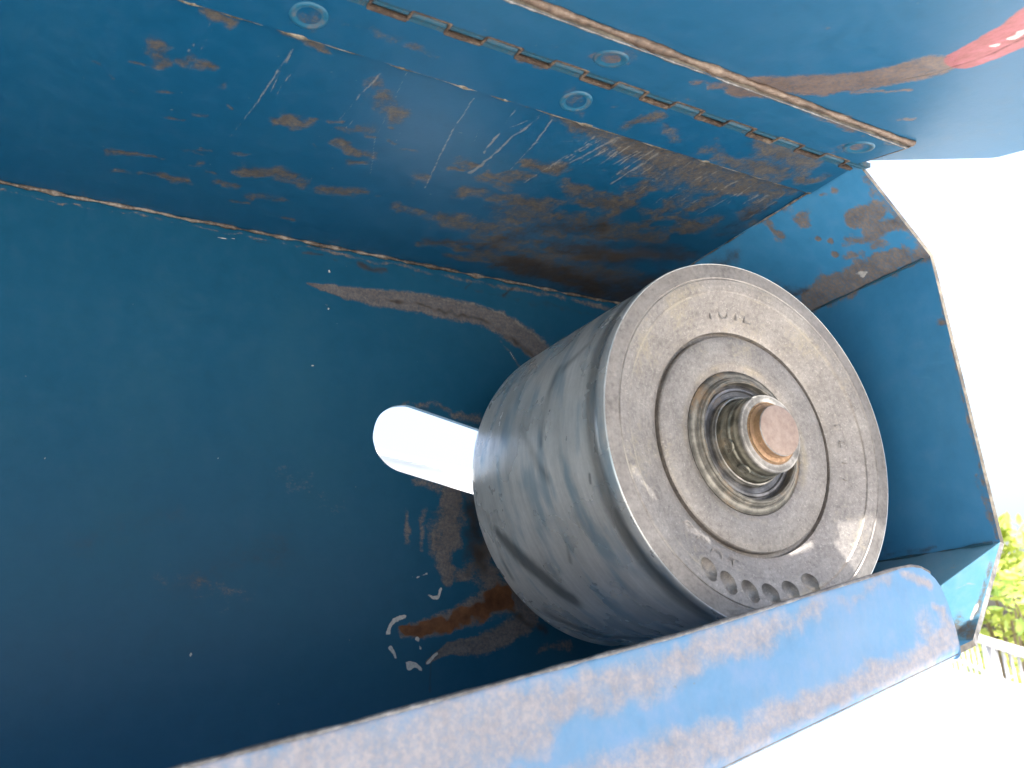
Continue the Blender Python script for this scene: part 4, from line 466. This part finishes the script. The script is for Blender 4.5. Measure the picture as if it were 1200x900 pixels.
# hinge: two leaves, rolled knuckles and a pin
LY = -1.80; HZ = ZT-.018
def leaf_grid(P, nu, nv): return np.array([[P(u, v) for v in np.linspace(0, 1, nv)] for u in np.linspace(0, 1, nu)])
g = leaf_grid(lambda u, v: (-5+5.40*u, LY-(abs(-W+.036-LY))*v, ZT-.028), 560, 26)
leaf1 = slab('hinge_leaf', g, (0, 0, .0265), M_top, guard, 'leaf'); leaf1['label'] = 'upper hinge leaf riveted under the top panel'
pts = [(x, LY+.004, ZT-.014+.004*mnoise.noise(Vector((x*8, 4, 0)))) for x in np.linspace(-4.2, .40, 320)]
tube('worn_edge', pts, .0125, M_seam2, leaf1, 7, .6, 31)

TH_L = math.radians(-14)
def lidp(x, v, n=0.0):
    """point on the underside of the open lid: x along the hinge, v away from it, n below it"""
    dy, dz = -math.cos(TH_L), math.sin(TH_L)
    return (x, -W+dy*v-n*math.sin(TH_L)*1.0, ZT+dz*v-n*math.cos(TH_L))

LV = 3.0
tv = [0, .45, .48, .55, LV]; txr = [.413, .873, .888, .893, .985]
# lid sheet: grid that follows the chamfered end
vs = np.concatenate([np.linspace(.0, 2.0, 300)[:-1], np.linspace(2.0, LV, 30)])
nu = 620; g = np.zeros((nu, len(vs), 3)); of = np.zeros_like(g)
for j, v in enumerate(vs):
    xr_ = np.interp(v, tv, txr); u = np.concatenate([np.linspace(-6.5, -3.2, 20)[:-1], np.linspace(-3.2, xr_, nu-19)])
    for i in range(nu): g[i, j] = lidp(u[i], v+.03)
up = np.array(lidp(0, 0, -.03))-np.array(lidp(0, 0, 0))
lid = slab('lid', g, up, M_lid, guard, 'lid'); lid['label'] = 'open blue lid overhead with a curved rubbed band and a painted red reflection'
g = leaf_grid(lambda u, v: lidp(-5+5.38*u, .036+.314*v, .028), 560, 26)
leaf2 = slab('hinge_leaf', g, tuple(np.array(lidp(0, 0, .0015))-np.array(lidp(0, 0, .028))), M_lid, lid, 'lid')
leaf2['label'] = 'lower hinge leaf riveted to the open lid'
pts = [lidp(x, .366, .010+.003*mnoise.noise(Vector((x*7, 2, 0)))) for x in np.linspace(-3.4, .395, 330)]
tube('weld_bead', pts, .019, M_edge, lid, 8, .5, 41, .7)
pts = [lidp(x, .343, .029) for x in np.linspace(-3.4, .38, 330)]
tube('worn_edge', pts, .0055, M_pale, lid, 6, .8, 43)
pts = [lidp(.385, v, .024) for v in np.linspace(.06, .36, 40)]
tube('worn_edge', pts, .006, M_seam, lid, 6, .6, 44)

# knuckles: alternate ones belong to each leaf
def knuckle_mesh():
    n = 14; V = []; F_ = []; l = .160; r = .019
    for i, x in enumerate((0, .006, l-.006, l)):
        rr = r*(.86 if i in (0, 3) else 1)
        for k in range(n): an = 2*math.pi*k/n; V.append((x, rr*math.cos(an), rr*math.sin(an)))
    for i in range(3):
        for k in range(n): F_.append((i*n+k, i*n+(k+1) % n, (i+1)*n+(k+1) % n, (i+1)*n+k))
    F_.append(tuple(range(n))[::-1]); F_.append(tuple(range(3*n, 4*n)))
    me = from_np('knuckle', V, F_, True); fix_normals(me); me.set_sharp_from_angle(angle=math.radians(50)); me.materials.append(M_knuckle); return me
def tab_mesh(side):
    """flat tongue that joins a knuckle to its own leaf, the far side left open to a dark gap"""
    l = .160
    bm = bmesh.new(); bmesh.ops.create_cube(bm, size=1)
    for v in bm.verts: v.co = Vector(((v.co.x+.5)*l*D, (v.co.y*.040)*D, v.co.z*.024*D))
    me = bpy.data.meshes.new('knuckle_tongue'); bm.to_mesh(me); bm.free(); me.materials.append(M_knuckle); return me
KM = knuckle_mesh(); TM = tab_mesh(1)
k = 0; x = .31-.17*26
hy, hz = -W-.0, ZT-.0135
while x < .40-.05:
    own = lid if k % 2 == 0 else guard
    y_shift = -.003 if own is lid else .003
    o = bpy.data.objects.new('knuckle', KM); COL.objects.link(o); o.location = ((x+.005)*D, (hy+y_shift)*D, hz*D); o.parent = own if own is lid else leaf1
    o.scale = (1, 1, 1)
    t_ = bpy.data.objects.new('knuckle_tongue', TM); COL.objects.link(t_); t_.parent = own if own is lid else leaf1
    if own is lid:
        P = lidp(x+.005, .024, .0155); t_.location = tuple(c*D for c in P); t_.rotation_euler = (math.radians(14), 0, 0)
    else: t_.location = ((x+.005)*D, (-W+.024)*D, (ZT-.0155)*D)
    k += 1; x += .17
pin = tube('hinge_pin', [(xx, hy, hz) for xx in np.linspace(-4.3, .405, 20)], .013, M_dark, guard, 10)
# dark rusty packing in the castellated gap of the hinge
x = .31-.17*26; k = 0
Vg = []; Fg = []
def rib(a, b, w, dz):
    a = Vector(a); b = Vector(b); d_ = (b-a); s_ = d_.cross(Vector((0, 0, 1))).normalized()*w; z_ = Vector((0, 0, dz)); i0 = len(Vg)
    for p in (a, b):
        for q in (s_+z_, -s_+z_, -s_-z_, s_-z_): Vg.append(tuple(p+q))
    for q in ((0, 1, 5, 4), (1, 2, 6, 5), (2, 3, 7, 6), (3, 0, 4, 7), (0, 3, 2, 1), (4, 5, 6, 7)): Fg.append(tuple(i0+z for z in q))
prev = None
while x < .40:
    yy = -W+.034 if k % 2 == 0 else -W-.034      # gap on the side of the foreign leaf
    zz = ZT-.026 if k % 2 == 0 else ZT-.034
    x1 = min(x+.17, .405)
    for q in range(4):
        xa, xb = x+(x1-x)*q/4, x+(x1-x)*(q+1)/4
        rib((xa, yy, zz), (xb, yy, zz), (.0095 if k % 2 == 0 else .0045)*(1+.5*mnoise.noise(Vector((xa*9, k, 2)))), .006+.003*mnoise.noise(Vector((xa*11, k, 7))))
    if prev is not None: rib((x, prev[0], prev[1]), (x, yy, zz), .005, .006)
    prev = (yy, zz); x += .17; k += 1
M_hrust = simple_mat('hinge_rust', [(.36, (.02, .014, .011)), (.5, (.075, .05, .036)), (.66, (.20, .155, .11))], 40, .65, .1, .8, .001)
me = from_np('hinge_gap_rust', Vg, Fg); fix_normals(me); link('hinge_gap_rust', me, M_hrust, guard)

def rivet(parent, P, nrm, seed, label=None, r=.068):
    """countersunk rivet: low dished head inside a slightly raised, rubbed ring"""
    prof = [(0.001, -.004), (r*.35, -.004), (r*.72, -.001), (r*.86, .004), (r, .0055), (r*1.10, .003), (r*1.18, -.003)]
    n = 40; V = []; F_ = []
    for a_, h_ in prof:
        for q in range(n):
            an = 2*math.pi*q/n; w_ = 1+.03*mnoise.noise(Vector((math.cos(an)*2, math.sin(an)*2, seed)))
            V.append((a_*w_*math.cos(an), a_*w_*math.sin(an), h_))
    for i in range(len(prof)-1):
        for q in range(n): F_.append((i*n+q, i*n+(q+1) % n, (i+1)*n+(q+1) % n, (i+1)*n+q))
    F_.append(tuple(range(n)))
    me = from_np('rivet', V, F_, True); fix_normals(me); me.materials.append(M_rivet)
    o = bpy.data.objects.new('rivet', me); COL.objects.link(o); o.parent = parent
    o.location = tuple(c*D for c in P); o.rotation_euler = Vector(nrm).to_track_quat('Z', 'Y').to_euler()
    return o
M_rivet = paint_material('rivet_paint', base=(.010, .09, .16), dusty=.2, rough=.38, worn=0.0)
t = M_rivet.node_tree; b = t.nodes['Principled BSDF']; src = b.inputs['Base Color'].links[0].from_socket
v = coords(t); s = nd(t, 'ShaderNodeSeparateXYZ'); t.links.new(v, s.inputs[0])
oi = nd(t, 'ShaderNodeObjectInfo'); vv = nd(t, 'ShaderNodeVectorMath', operation='ADD'); t.links.new(v, vv.inputs[0]); t.links.new(oi.outputs['Location'], vv.inputs[1])
rr_ = math_n(t, 'SQRT', math_n(t, 'ADD', math_n(t, 'MULTIPLY', s.outputs[0], s.outputs[0]), math_n(t, 'MULTIPLY', s.outputs[1], s.outputs[1])))
rr_ = math_n(t, 'ADD', rr_, math_n(t, 'MULTIPLY', math_n(t, 'SUBTRACT', noise_n(t, 4, 3, .6, vv.outputs[0]), .5), .05))
ringm = math_n(t, 'MULTIPLY', smooth_n(t, rr_, .050, .060), math_n(t, 'SUBTRACT', 1.0, smooth_n(t, rr_, .070, .078)))
ringm = math_n(t, 'MULTIPLY', ringm, smooth_n(t, noise_n(t, 14, 5, .7, vv.outputs[0]), .44, .60))
set_in(t, b, 'Base Color', mix_n(t, math_n(t, 'MULTIPLY', ringm, .55), src, (.13, .11, .095)))
for i, xx in enumerate((-3.9, -2.60, -1.31)):
    rivet(leaf1, (xx, -1.935, ZT-.029), (0, 0, -1), i+1)
nl = np.array(lidp(0, 0, 1))-np.array(lidp(0, 0, 0))
for i, xx in enumerate((-4.0, -2.72, -1.38, .195)):
    rivet(lid, lidp(xx, .198, .0295), tuple(nl), i+20)

# ------------------------------------------------------------------ pulley on its shaft
PS = .935      # true radius of the pulley in decimetres; it is modelled at radius 1 and scaled
PO = tuple((1-PS)*c for c in (-3.4645, -4.8566, -1.1557))
pul = thing('belt_pulley', 'grey cast metal belt pulley with smooth wide crown on a rusty shaft', 'pulley', (PO[0]*D, PO[1]*D, BASE+PO[2]*D))
pul.scale = (PS, PS, PS)
RB = .99; YB = L-.11
crown = lathe_mesh('crown', [(.905, YB), (.965, YB-.0), (.982, YB-.015), (RB, YB-.05), (.9905, YB-.3), (.992, YB-.7), (.993, .20), (.992, .150), (.984, .128), (.981, .112), (.984, .098), (.995, .088), (.9985, .075), (1.0, .05), (1.0, .008), (.998, .003), (.994, 0.0), (.990, .0006), (.985, .012), (.90, .02)], 256, closed=True)
# resample the crown along its length so that its smears have enough vertices
def crown_dense():
    prof = [(.90, YB), (.965, YB), (.982, YB-.015), (RB, YB-.05)] + [(.9905+.003*math.sin(math.pi*s), YB-.05-(YB-.2)*s) for s in np.linspace(.01, 1, 150)] + \
           [(.9918, .185), (.9905, .165), (.9885, .148), (.9872, .13), (.988, .112), (.991, .092), (.9955, .075), (.9985, .062), (1.0, .045), (1.0, .009), (.998, .003), (.9945, 0.0), (.985, .004), (.90, .006)]
    return lathe_mesh('crown', prof, 420, closed=True)
crown = crown_dense(); wear(crown, 'cyl'); link('crown', crown, M_steel, pul)
# cast face with the dished web, the scribed line and the six balance drillings
fp = [(.9935, .03), (.9935, .002), (.990, .0000), (.915, .0000), (.911, .004), (.906, .0045), (.902, .001), (.895, .002), (.86, .008), (.842, .012), (.836, .020), (.80, .030), (.74, .048), (.69, .062), (.650, .074), (.634, .082), (.624, .089), (.621, .115), (.601, .115), (.599, .088), (.592, .081), (.585, .079), (.52, .080), (.45, .084), (.41, .093), (.400, .100), (.397, .30), (.40, .36), (.9, .36)]
fm = lathe_mesh('web_face', fp, 300, closed=True); face = link('web_face', fm, M_face, pul)
dots = [(-.437, -.703), (-.322, -.768), (-.182, -.808), (-.040, -.822), (.108, -.803), (.262, -.760)]
bm = bmesh.new()
for i, (dx, dz) in enumerate(dots):
    r0 = math.hypot(dx, dz)*.975; an = math.atan2(dz, dx); er = Vector((math.cos(an), 0, math.sin(an))); et = Vector((-er.z, 0, er.x))
    seg_ = 28; ringsv = []
    for (yy, k_) in ((-.10, 1.04), (.004, 1.02), (.018, .96), (.034, .84), (.047, .66), (.055, .44), (.059, .2)):
        vs_ = []
        for q in range(seg_):
            a_ = 2*math.pi*q/seg_; ca, sa = math.cos(a_), math.sin(a_)
            # leaf-like outline: rounder outside, a soft corner toward the hub
            rad_r = .065*(abs(ca)**1.15)*(1 if ca > 0 else -1); rad_t = .062*sa*(1-.10*ca)
            p = er*(r0+rad_r*k_)+et*(rad_t*k_+.012*ca*k_); vs_.append(bm.verts.new(Vector((p.x, -L+yy, p.z))*D))
        ringsv.append(vs_)
    bm.faces.new(ringsv[0]); bm.faces.new(ringsv[-1][::-1])
    for a_, b_ in zip(ringsv[:-1], ringsv[1:]):
        for q in range(seg_): bm.faces.new((a_[q], b_[q], b_[(q+1) % seg_], a_[(q+1) % seg_]))
bmesh.ops.recalc_face_normals(bm, faces=bm.faces); cm = bpy.data.meshes.new('cut'); bm.to_mesh(cm); bm.free()
cut = bpy.data.objects.new('cut', cm); COL.objects.link(cut); boolean(face, cut)
face.data.set_sharp_from_angle(angle=math.radians(28))

# shallow cast characters round the web, most of them worn past reading
def cast_text(ch, ang, rad, size, mat, depth, flip=False, rise=.0013):
    cu = bpy.data.curves.new('cast_letter', 'FONT'); cu.body = ch; cu.size = size; cu.extrude = rise; cu.align_x = 'CENTER'; cu.align_y = 'CENTER'; cu.offset = -.002; cu.resolution_u = 3
    o = bpy.data.objects.new('cast_letter', cu); COL.objects.link(o); bpy.context.view_layer.update()
    me = bpy.data.meshes.new_from_object(o.evaluated_get(bpy.context.evaluated_depsgraph_get())); bpy.data.objects.remove(o)
    for v_ in me.vertices:
        x_, y_, z_ = v_.co; co = Vector((x_, -z_, y_))                      # upright, facing the opening
        co = Matrix.Rotation(-(ang-math.pi/2), 3, 'Y') @ co if not flip else Matrix.Rotation(-(ang+math.pi/2), 3, 'Y') @ co
        v_.co = (co+Vector((rad*math.cos(ang), -L+depth, rad*math.sin(ang))))*D
    me.update(); me.name = 'cast_letter'; me.materials.clear()
    return link('cast_letter', me, mat, pul)
for ch, a_ in (('T', 98), ('U', 90), ('I', 82.5), ('L', 76)): cast_text(ch, math.radians(a_+7), .725, .125, M_face, .052)
for ch, a_ in (('C', 231), ('G', 240), ('O', 249), ('T', 258)): cast_text(ch, math.radians(a_-8), .715, .115, M_face, .055, True)
for ch, a_ in (('I', 12), ('E', 3), ('T', -6), ('I', -14)): cast_text(ch, math.radians(a_), .725, .115, M_face, .052)

hub = link('hub_ring', lathe_mesh('hub_ring', [(.3965, .32), (.3965, .098), (.388, .094), (.375, .088), (.366, .083), (.360, .083), (.355, .074), (.349, .070), (.345, .070), (.343, .060), (.338, .055), (.328, .054), (.322, .058), (.320, .105), (.322, .32)], 160, closed=True), M_hubwall, pul)
link('hub_recess', lathe_mesh('hub_recess', [(.3215, .30), (.3215, .100), (.306, .096), (.300, .089), (.286, .088), (.280, .098), (.250, .100), (.245, .30)], 160, closed=True), M_recess, pul)
link('bearing_seal', lathe_mesh('bearing_seal', [(.246, .30), (.246, .074), (.243, .068), (.236, .066), (.230, .072), (.224, .085), (.200, .30)], 160, closed=True), M_hub, pul)
col_me = lathe_mesh('lock_collar', [(.226, .20), (.226, .050), (.224, .030), (.2205, .004), (.2195, -.004), (.2135, -.012), (.2110, -.030), (.2115, -.070), (.2110, -.084), (.206, -.091), (.170, -.0915), (.164, -.088), (.150, -.060), (.140, .20)], 160, closed=True)
collar = link('lock_collar', col_me, [M_collarside, M_collar], pul)
for p_ in collar.data.polygons:
    if p_.center.y/D+L < -.062: p_.material_index = 1
# set screws in the side of the collar, facing left and below
def screw(an, yd, r=.026):
    bm = bmesh.new(); n = 20; rings_ = []
    er = Vector((math.cos(an), 0, math.sin(an))); et = Vector((-er.z, 0, er.x)); ey = Vector((0, 1, 0))
    for (k_, h_) in ((1.25, .2175), (1.15, .2275), (.95, .2285), (.62, .2260), (.58, .208)):
        hexa = k_ < .7
        rings_.append([bm.verts.new((er*h_+(et*math.cos(2*math.pi*q/n)+ey*math.sin(2*math.pi*q/n))*r*k_*((1/max(abs(math.cos(((2*math.pi*q/n) % (math.pi/3))-math.pi/6)), .5))*.9 if hexa else 1)+Vector((0, -L+yd, 0)))*D) for q in range(n)])
    for a_, b_ in zip(rings_[:-1], rings_[1:]):
        for q in range(n): bm.faces.new((a_[q], b_[q], b_[(q+1) % n], a_[(q+1) % n]))
    bm.faces.new(rings_[-1]); bmesh.ops.recalc_face_normals(bm, faces=bm.faces)
    me = bpy.data.meshes.new('set_screw'); bm.to_mesh(me); bm.free(); me.materials.append(M_collarside); me.materials.append(M_recess)
    for p_ in me.polygons: p_.material_index = 1 if p_.index >= 3*n else 0
    o = bpy.data.objects.new('set_screw', me); COL.objects.link(o); o.parent = collar; return o
screw(math.radians(196), .014, .031); screw(math.radians(234), .014, .031)
sh = link('shaft', lathe_mesh('shaft', [(.150, 2.35), (.150, -.060), (.160, -.062), (.162, -.085), (.160, -.100), (.150, -.104), (.138, -.106), (.1365, -.112), (.1365, -.146), (.1335, -.1515), (.128, -.153), (.06, -.1532), (.01, -.1535)], 128), [M_shaftside, M_shaftend, M_bright], pul)
for p_ in sh.data.polygons:
    yy = p_.center.y/D+L; rr = math.hypot(p_.center.x, p_.center.z)/D
    if yy < -.1515: p_.material_index = 1
    elif yy < -.1475: p_.material_index = 2
tip = link('shaft_shoulder', lathe_mesh('shaft_shoulder', [(.1505, -.050), (.169, -.052), (.171, -.088), (.167, -.094), (.1505, -.096)], 128, closed=True), M_shaftside, pul)
# spokes' back closure so that nothing shines through the pulley
link('back_web', lathe_mesh('back_web', [(.152, .36), (.91, .36), (.91, .40), (.152, .40)], 96, closed=True), M_steel, pul)

# ------------------------------------------------------------------ behind the slot: sunlit white mounting channel
M_white = simple_mat('white_machine_paint', [(.3, (.70, .72, .73)), (.5, (.78, .80, .81)), (.7, (.82, .84, .85))], 6, .45, 0, .1)
mr = thing('mounting_channel', 'white painted channel seen through the slot behind the pulley', 'bracket', (-.05, .16, BASE+.035))
def bar_mesh(name, P0, P1, dy, dz, mat, parent, off):
    V = []
    for P in (P0, P1):
        for (a_, b_) in ((0, 0), (dy, 0), (dy, -dz), (0, -dz)): V.append((P[0]-off[0], P[1]+a_-off[1], P[2]+b_-off[2]))
    me = from_np(name, V, [(0, 1, 5, 4), (1, 2, 6, 5), (2, 3, 7, 6), (3, 0, 4, 7), (0, 3, 2, 1), (4, 5, 6, 7)]); fix_normals(me)
    return link(name, me, mat, parent)
off = (-.5, 1.6, .35)
q0, q1 = (-1.9, 1.5, .730), (.6, 1.5, .385)
bar_mesh('flange', q0, q1, .9, .04, M_white, mr, off)
bar_mesh('channel_wall', (q0[0], 1.53, q0[2]-.041), (q1[0], 1.53, q1[2]-.041), .05, 1.6, M_white, mr, off)

# ------------------------------------------------------------------ white sloping cover below the guard
A_ = Vector((8.6, 4.0, -1.29)); B_ = Vector((6.7, 1.5, -1.53)); T_ = Vector((-4, -3, -3.7))
nn = (A_-B_).cross(T_-B_).normalized()
def zc(x, y): return A_.z-(nn.x*(x-A_.x)+nn.y*(y-A_.y))/nn.z
d_ = (A_-B_)
P1 = A_+d_*2.0; P2 = B_-d_*2.0
poly = [P1, P2, Vector((0.5, -5.5, 0)), Vector((-3.0, -3.2, 0)), Vector((-3.2, 2.5, 0)), Vector((5.0, 9.0, 0))]
poly = [Vector((p.x, p.y, zc(p.x, p.y))) for p in poly]
cov = thing('machine_cover', 'large pale painted metal cover lying in full sun under the guard', 'machine cover', (0, 0, 0))
def prism(name, pl, dz, mat, parent):
    n = len(pl); V = [tuple(p) for p in pl]+[(p.x, p.y, p.z+dz) for p in pl]
    F_ = [tuple(range(n)), tuple(range(n, 2*n))[::-1]]+[(i, (i+1) % n, (i+1) % n+n, i+n) for i in range(n)]
    V = [(a, b, c+BASE/D) for a, b, c in V]
    me = from_np(name, V, F_); fix_normals(me); return link(name, me, mat, parent)
prism('cover_sheet', poly, -.05, M_white, cov)
# rolled rim along its far edge and a folded apron hanging to the ground
M_greyp = simple_mat('galvanised', [(.3, (.36, .37, .38)), (.5, (.48, .49, .50)), (.7, (.60, .61, .62))], 12, .5, .4, .2)
pts = [tuple(P2+(P1-P2)*s+Vector((0, 0, BASE/D-.02))) for s in np.linspace(0, 1, 30)]
tube('rolled_rim', pts, .07, M_greyp, cov, 8)
for (x_, y_) in ((-2.6, -2.6), (-2.6, 2), (8, 4.5), (.5, -4.8)):
    z_ = zc(x_, y_)-.06+BASE/D
    box('leg', (x_-.2, y_-.2, 0), (x_+.2, y_+.2, z_), M_greyp, cov)

# ------------------------------------------------------------------ railing, shrubs, ground
C_ = Vector(CP)
F1 = C_+Vector((.829, .558, .018))*40; F2 = C_+Vector((.851, .525, .001))*34
fd = (F2-F1); G1 = F1-fd*1.5; G2 = F2+fd*2.0
fence = thing('railing', 'low galvanised metal railing in front of the sunlit shrubs', 'railing', (0, 0, 0))
Z0 = Vector((0, 0, BASE/D))
tube('top_rail', [tuple(G1+(G2-G1)*s+Z0) for s in np.linspace(0, 1, 12)], .17, M_greyp, fence, 8)
tube('bottom_rail', [tuple(G1+(G2-G1)*s+Z0-Vector((0, 0, 5.5))) for s in np.linspace(0, 1, 12)], .12, M_greyp, fence, 8)
tube('middle_rail', [tuple(G1+(G2-G1)*s+Z0-Vector((0, 0, 1.2))) for s in np.linspace(0, 1, 12)], .05, M_greyp, fence, 6)
nb = int((G2-G1).length/.85)
for i in range(nb+1):
    P = G1+(G2-G1)*(i/nb)+Z0
    post = i % 9 == 4
    if post: tube('post', [(P.x, P.y, 0), tuple(P)], .18, M_greyp, fence, 8)
    else: tube('bar', [(P.x, P.y, P.z-5.5), tuple(P)], .055, M_greyp, fence, 6)

def leaf_material(name, c0, c1, c2):
    mt, t, b = mat_new(name); oi = nd(t, 'ShaderNodeTexCoord')
    f = noise_n(t, 9, 3, .6, oi.outputs['Object'])
    col = ramp_n(t, f, [(.35, c0), (.5, c1), (.66, c2)]); set_in(t, b, 'Base Color', col); b.inputs['Roughness'].default_value = .45
    out = t.nodes['Material Output']; tr = nd(t, 'ShaderNodeBsdfTranslucent'); t.links.new(col, tr.inputs[0]); mx = nd(t, 'ShaderNodeMixShader'); mx.inputs[0].default_value = .5
    t.links.new(b.outputs[0], mx.inputs[1]); t.links.new(tr.outputs[0], mx.inputs[2]); t.links.new(mx.outputs[0], out.inputs[0]); return mt
M_leaf1 = leaf_material('leaf_yellow_green', (.26, .34, .07), (.42, .50, .10), (.58, .60, .18))
M_leaf2 = leaf_material('leaf_green', (.16, .26, .06), (.28, .40, .09), (.42, .50, .14))
M_bark = simple_mat('bark', [(.3, (.10, .075, .05)), (.6, (.22, .17, .12))], 15, .9, 0, .6, .002)
def shrub(name, label, base, h, r, n, mat, seed, ls):
    n = int(n*.42)
    rg = random.Random(seed); o = thing(name, label, 'shrub', (base[0]*D, base[1]*D, 0))
    V = []; F_ = []; stems = []
    clumps = []
    for _ in range(26):
        a = rg.uniform(0, 6.28); zz = rg.uniform(.18, 1.0)*h; rr = r*rg.uniform(.1, 1)*(1-.35*(zz/h)**2)
        clumps.append((Vector((rr*math.cos(a), rr*math.sin(a), zz)), rg.uniform(.13, .24)*r))
    for _ in range(n):
        c, cr = rg.choice(clumps); p = c+Vector((rg.gauss(0, 1), rg.gauss(0, 1), rg.gauss(0, .8)))*cr
        if p.z < .2: continue
        u = Vector((rg.gauss(0, 1), rg.gauss(0, 1), rg.gauss(0, .5))).normalized(); w = u.cross(Vector((rg.gauss(0, 1), rg.gauss(0, 1), 1))).normalized()
        s = ls*rg.uniform(.6, 1.3); nrm = u.cross(w)*s*.15; i0 = len(V)
        for q in (-u*s, -u*s*.3+w*s*.42, u*s*.4+w*s*.36, u*s, u*s*.4-w*s*.36, -u*s*.3-w*s*.42): V.append(tuple(p+q))
        V.append(tuple(p+nrm)); 
        for q in range(6): F_.append((i0+q, i0+(q+1) % 6, i0+6))
    me = from_np('crown', V, F_, True); link('crown', me, mat, o)
    V = []; F_ = []
    for c, cr in clumps[:18]:
        p0 = Vector((c.x*.08, c.y*.08, 0)); p2 = c; p1 = (p0+p2)/2+Vector((0, 0, h*.08)); i0 = len(V); n_ = 5
        for (P, rad) in ((p0, .16), (p1, .09), (p2, .03)):
            for q in range(n_): V.append((P.x+rad*math.cos(6.283*q/n_), P.y+rad*math.sin(6.283*q/n_), P.z))
        for s in range(2):
            for q in range(n_): F_.append((i0+s*n_+q, i0+s*n_+(q+1) % n_, i0+(s+1)*n_+(q+1) % n_, i0+(s+1)*n_+q))
    link('stem', from_np('stem', V, F_, True), M_bark, o); return o
def at(dirv, dist): p = C_+Vector(dirv)*dist; return (p.x, p.y)
shrub('shrub', 'tall yellow-green shrub just right of the guard behind the railing', at((.846, .531, 0), 58), 14.5, 4.2, 2600, M_leaf1, 5, .42)
shrub('shrub', 'lower mid-green shrub at the right edge of the photograph', at((.872, .489, 0), 50), 11.0, 3.6, 2300, M_leaf2, 9, .38)
shrub('shrub', 'pale shrub farthest back showing low between the railing bars', at((.832, .555, 0), 66), 9.5, 5.5, 3600, M_leaf1, 14, .45)

M_ground = simple_mat('pale_concrete_ground', [(.3, (.28, .27, .255)), (.5, (.34, .33, .31)), (.7, (.40, .385, .365))], .6, .9, 0, .3, .004, (1, 1, 1))
me = from_np('ground', [(-6000, -6000, 0), (6000, -6000, 0), (6000, 6000, 0), (-6000, 6000, 0)], [(0, 1, 2, 3)])
tag(link('ground', me, M_ground), 'pale sunlit concrete ground around the machine', None, None, 'structure')
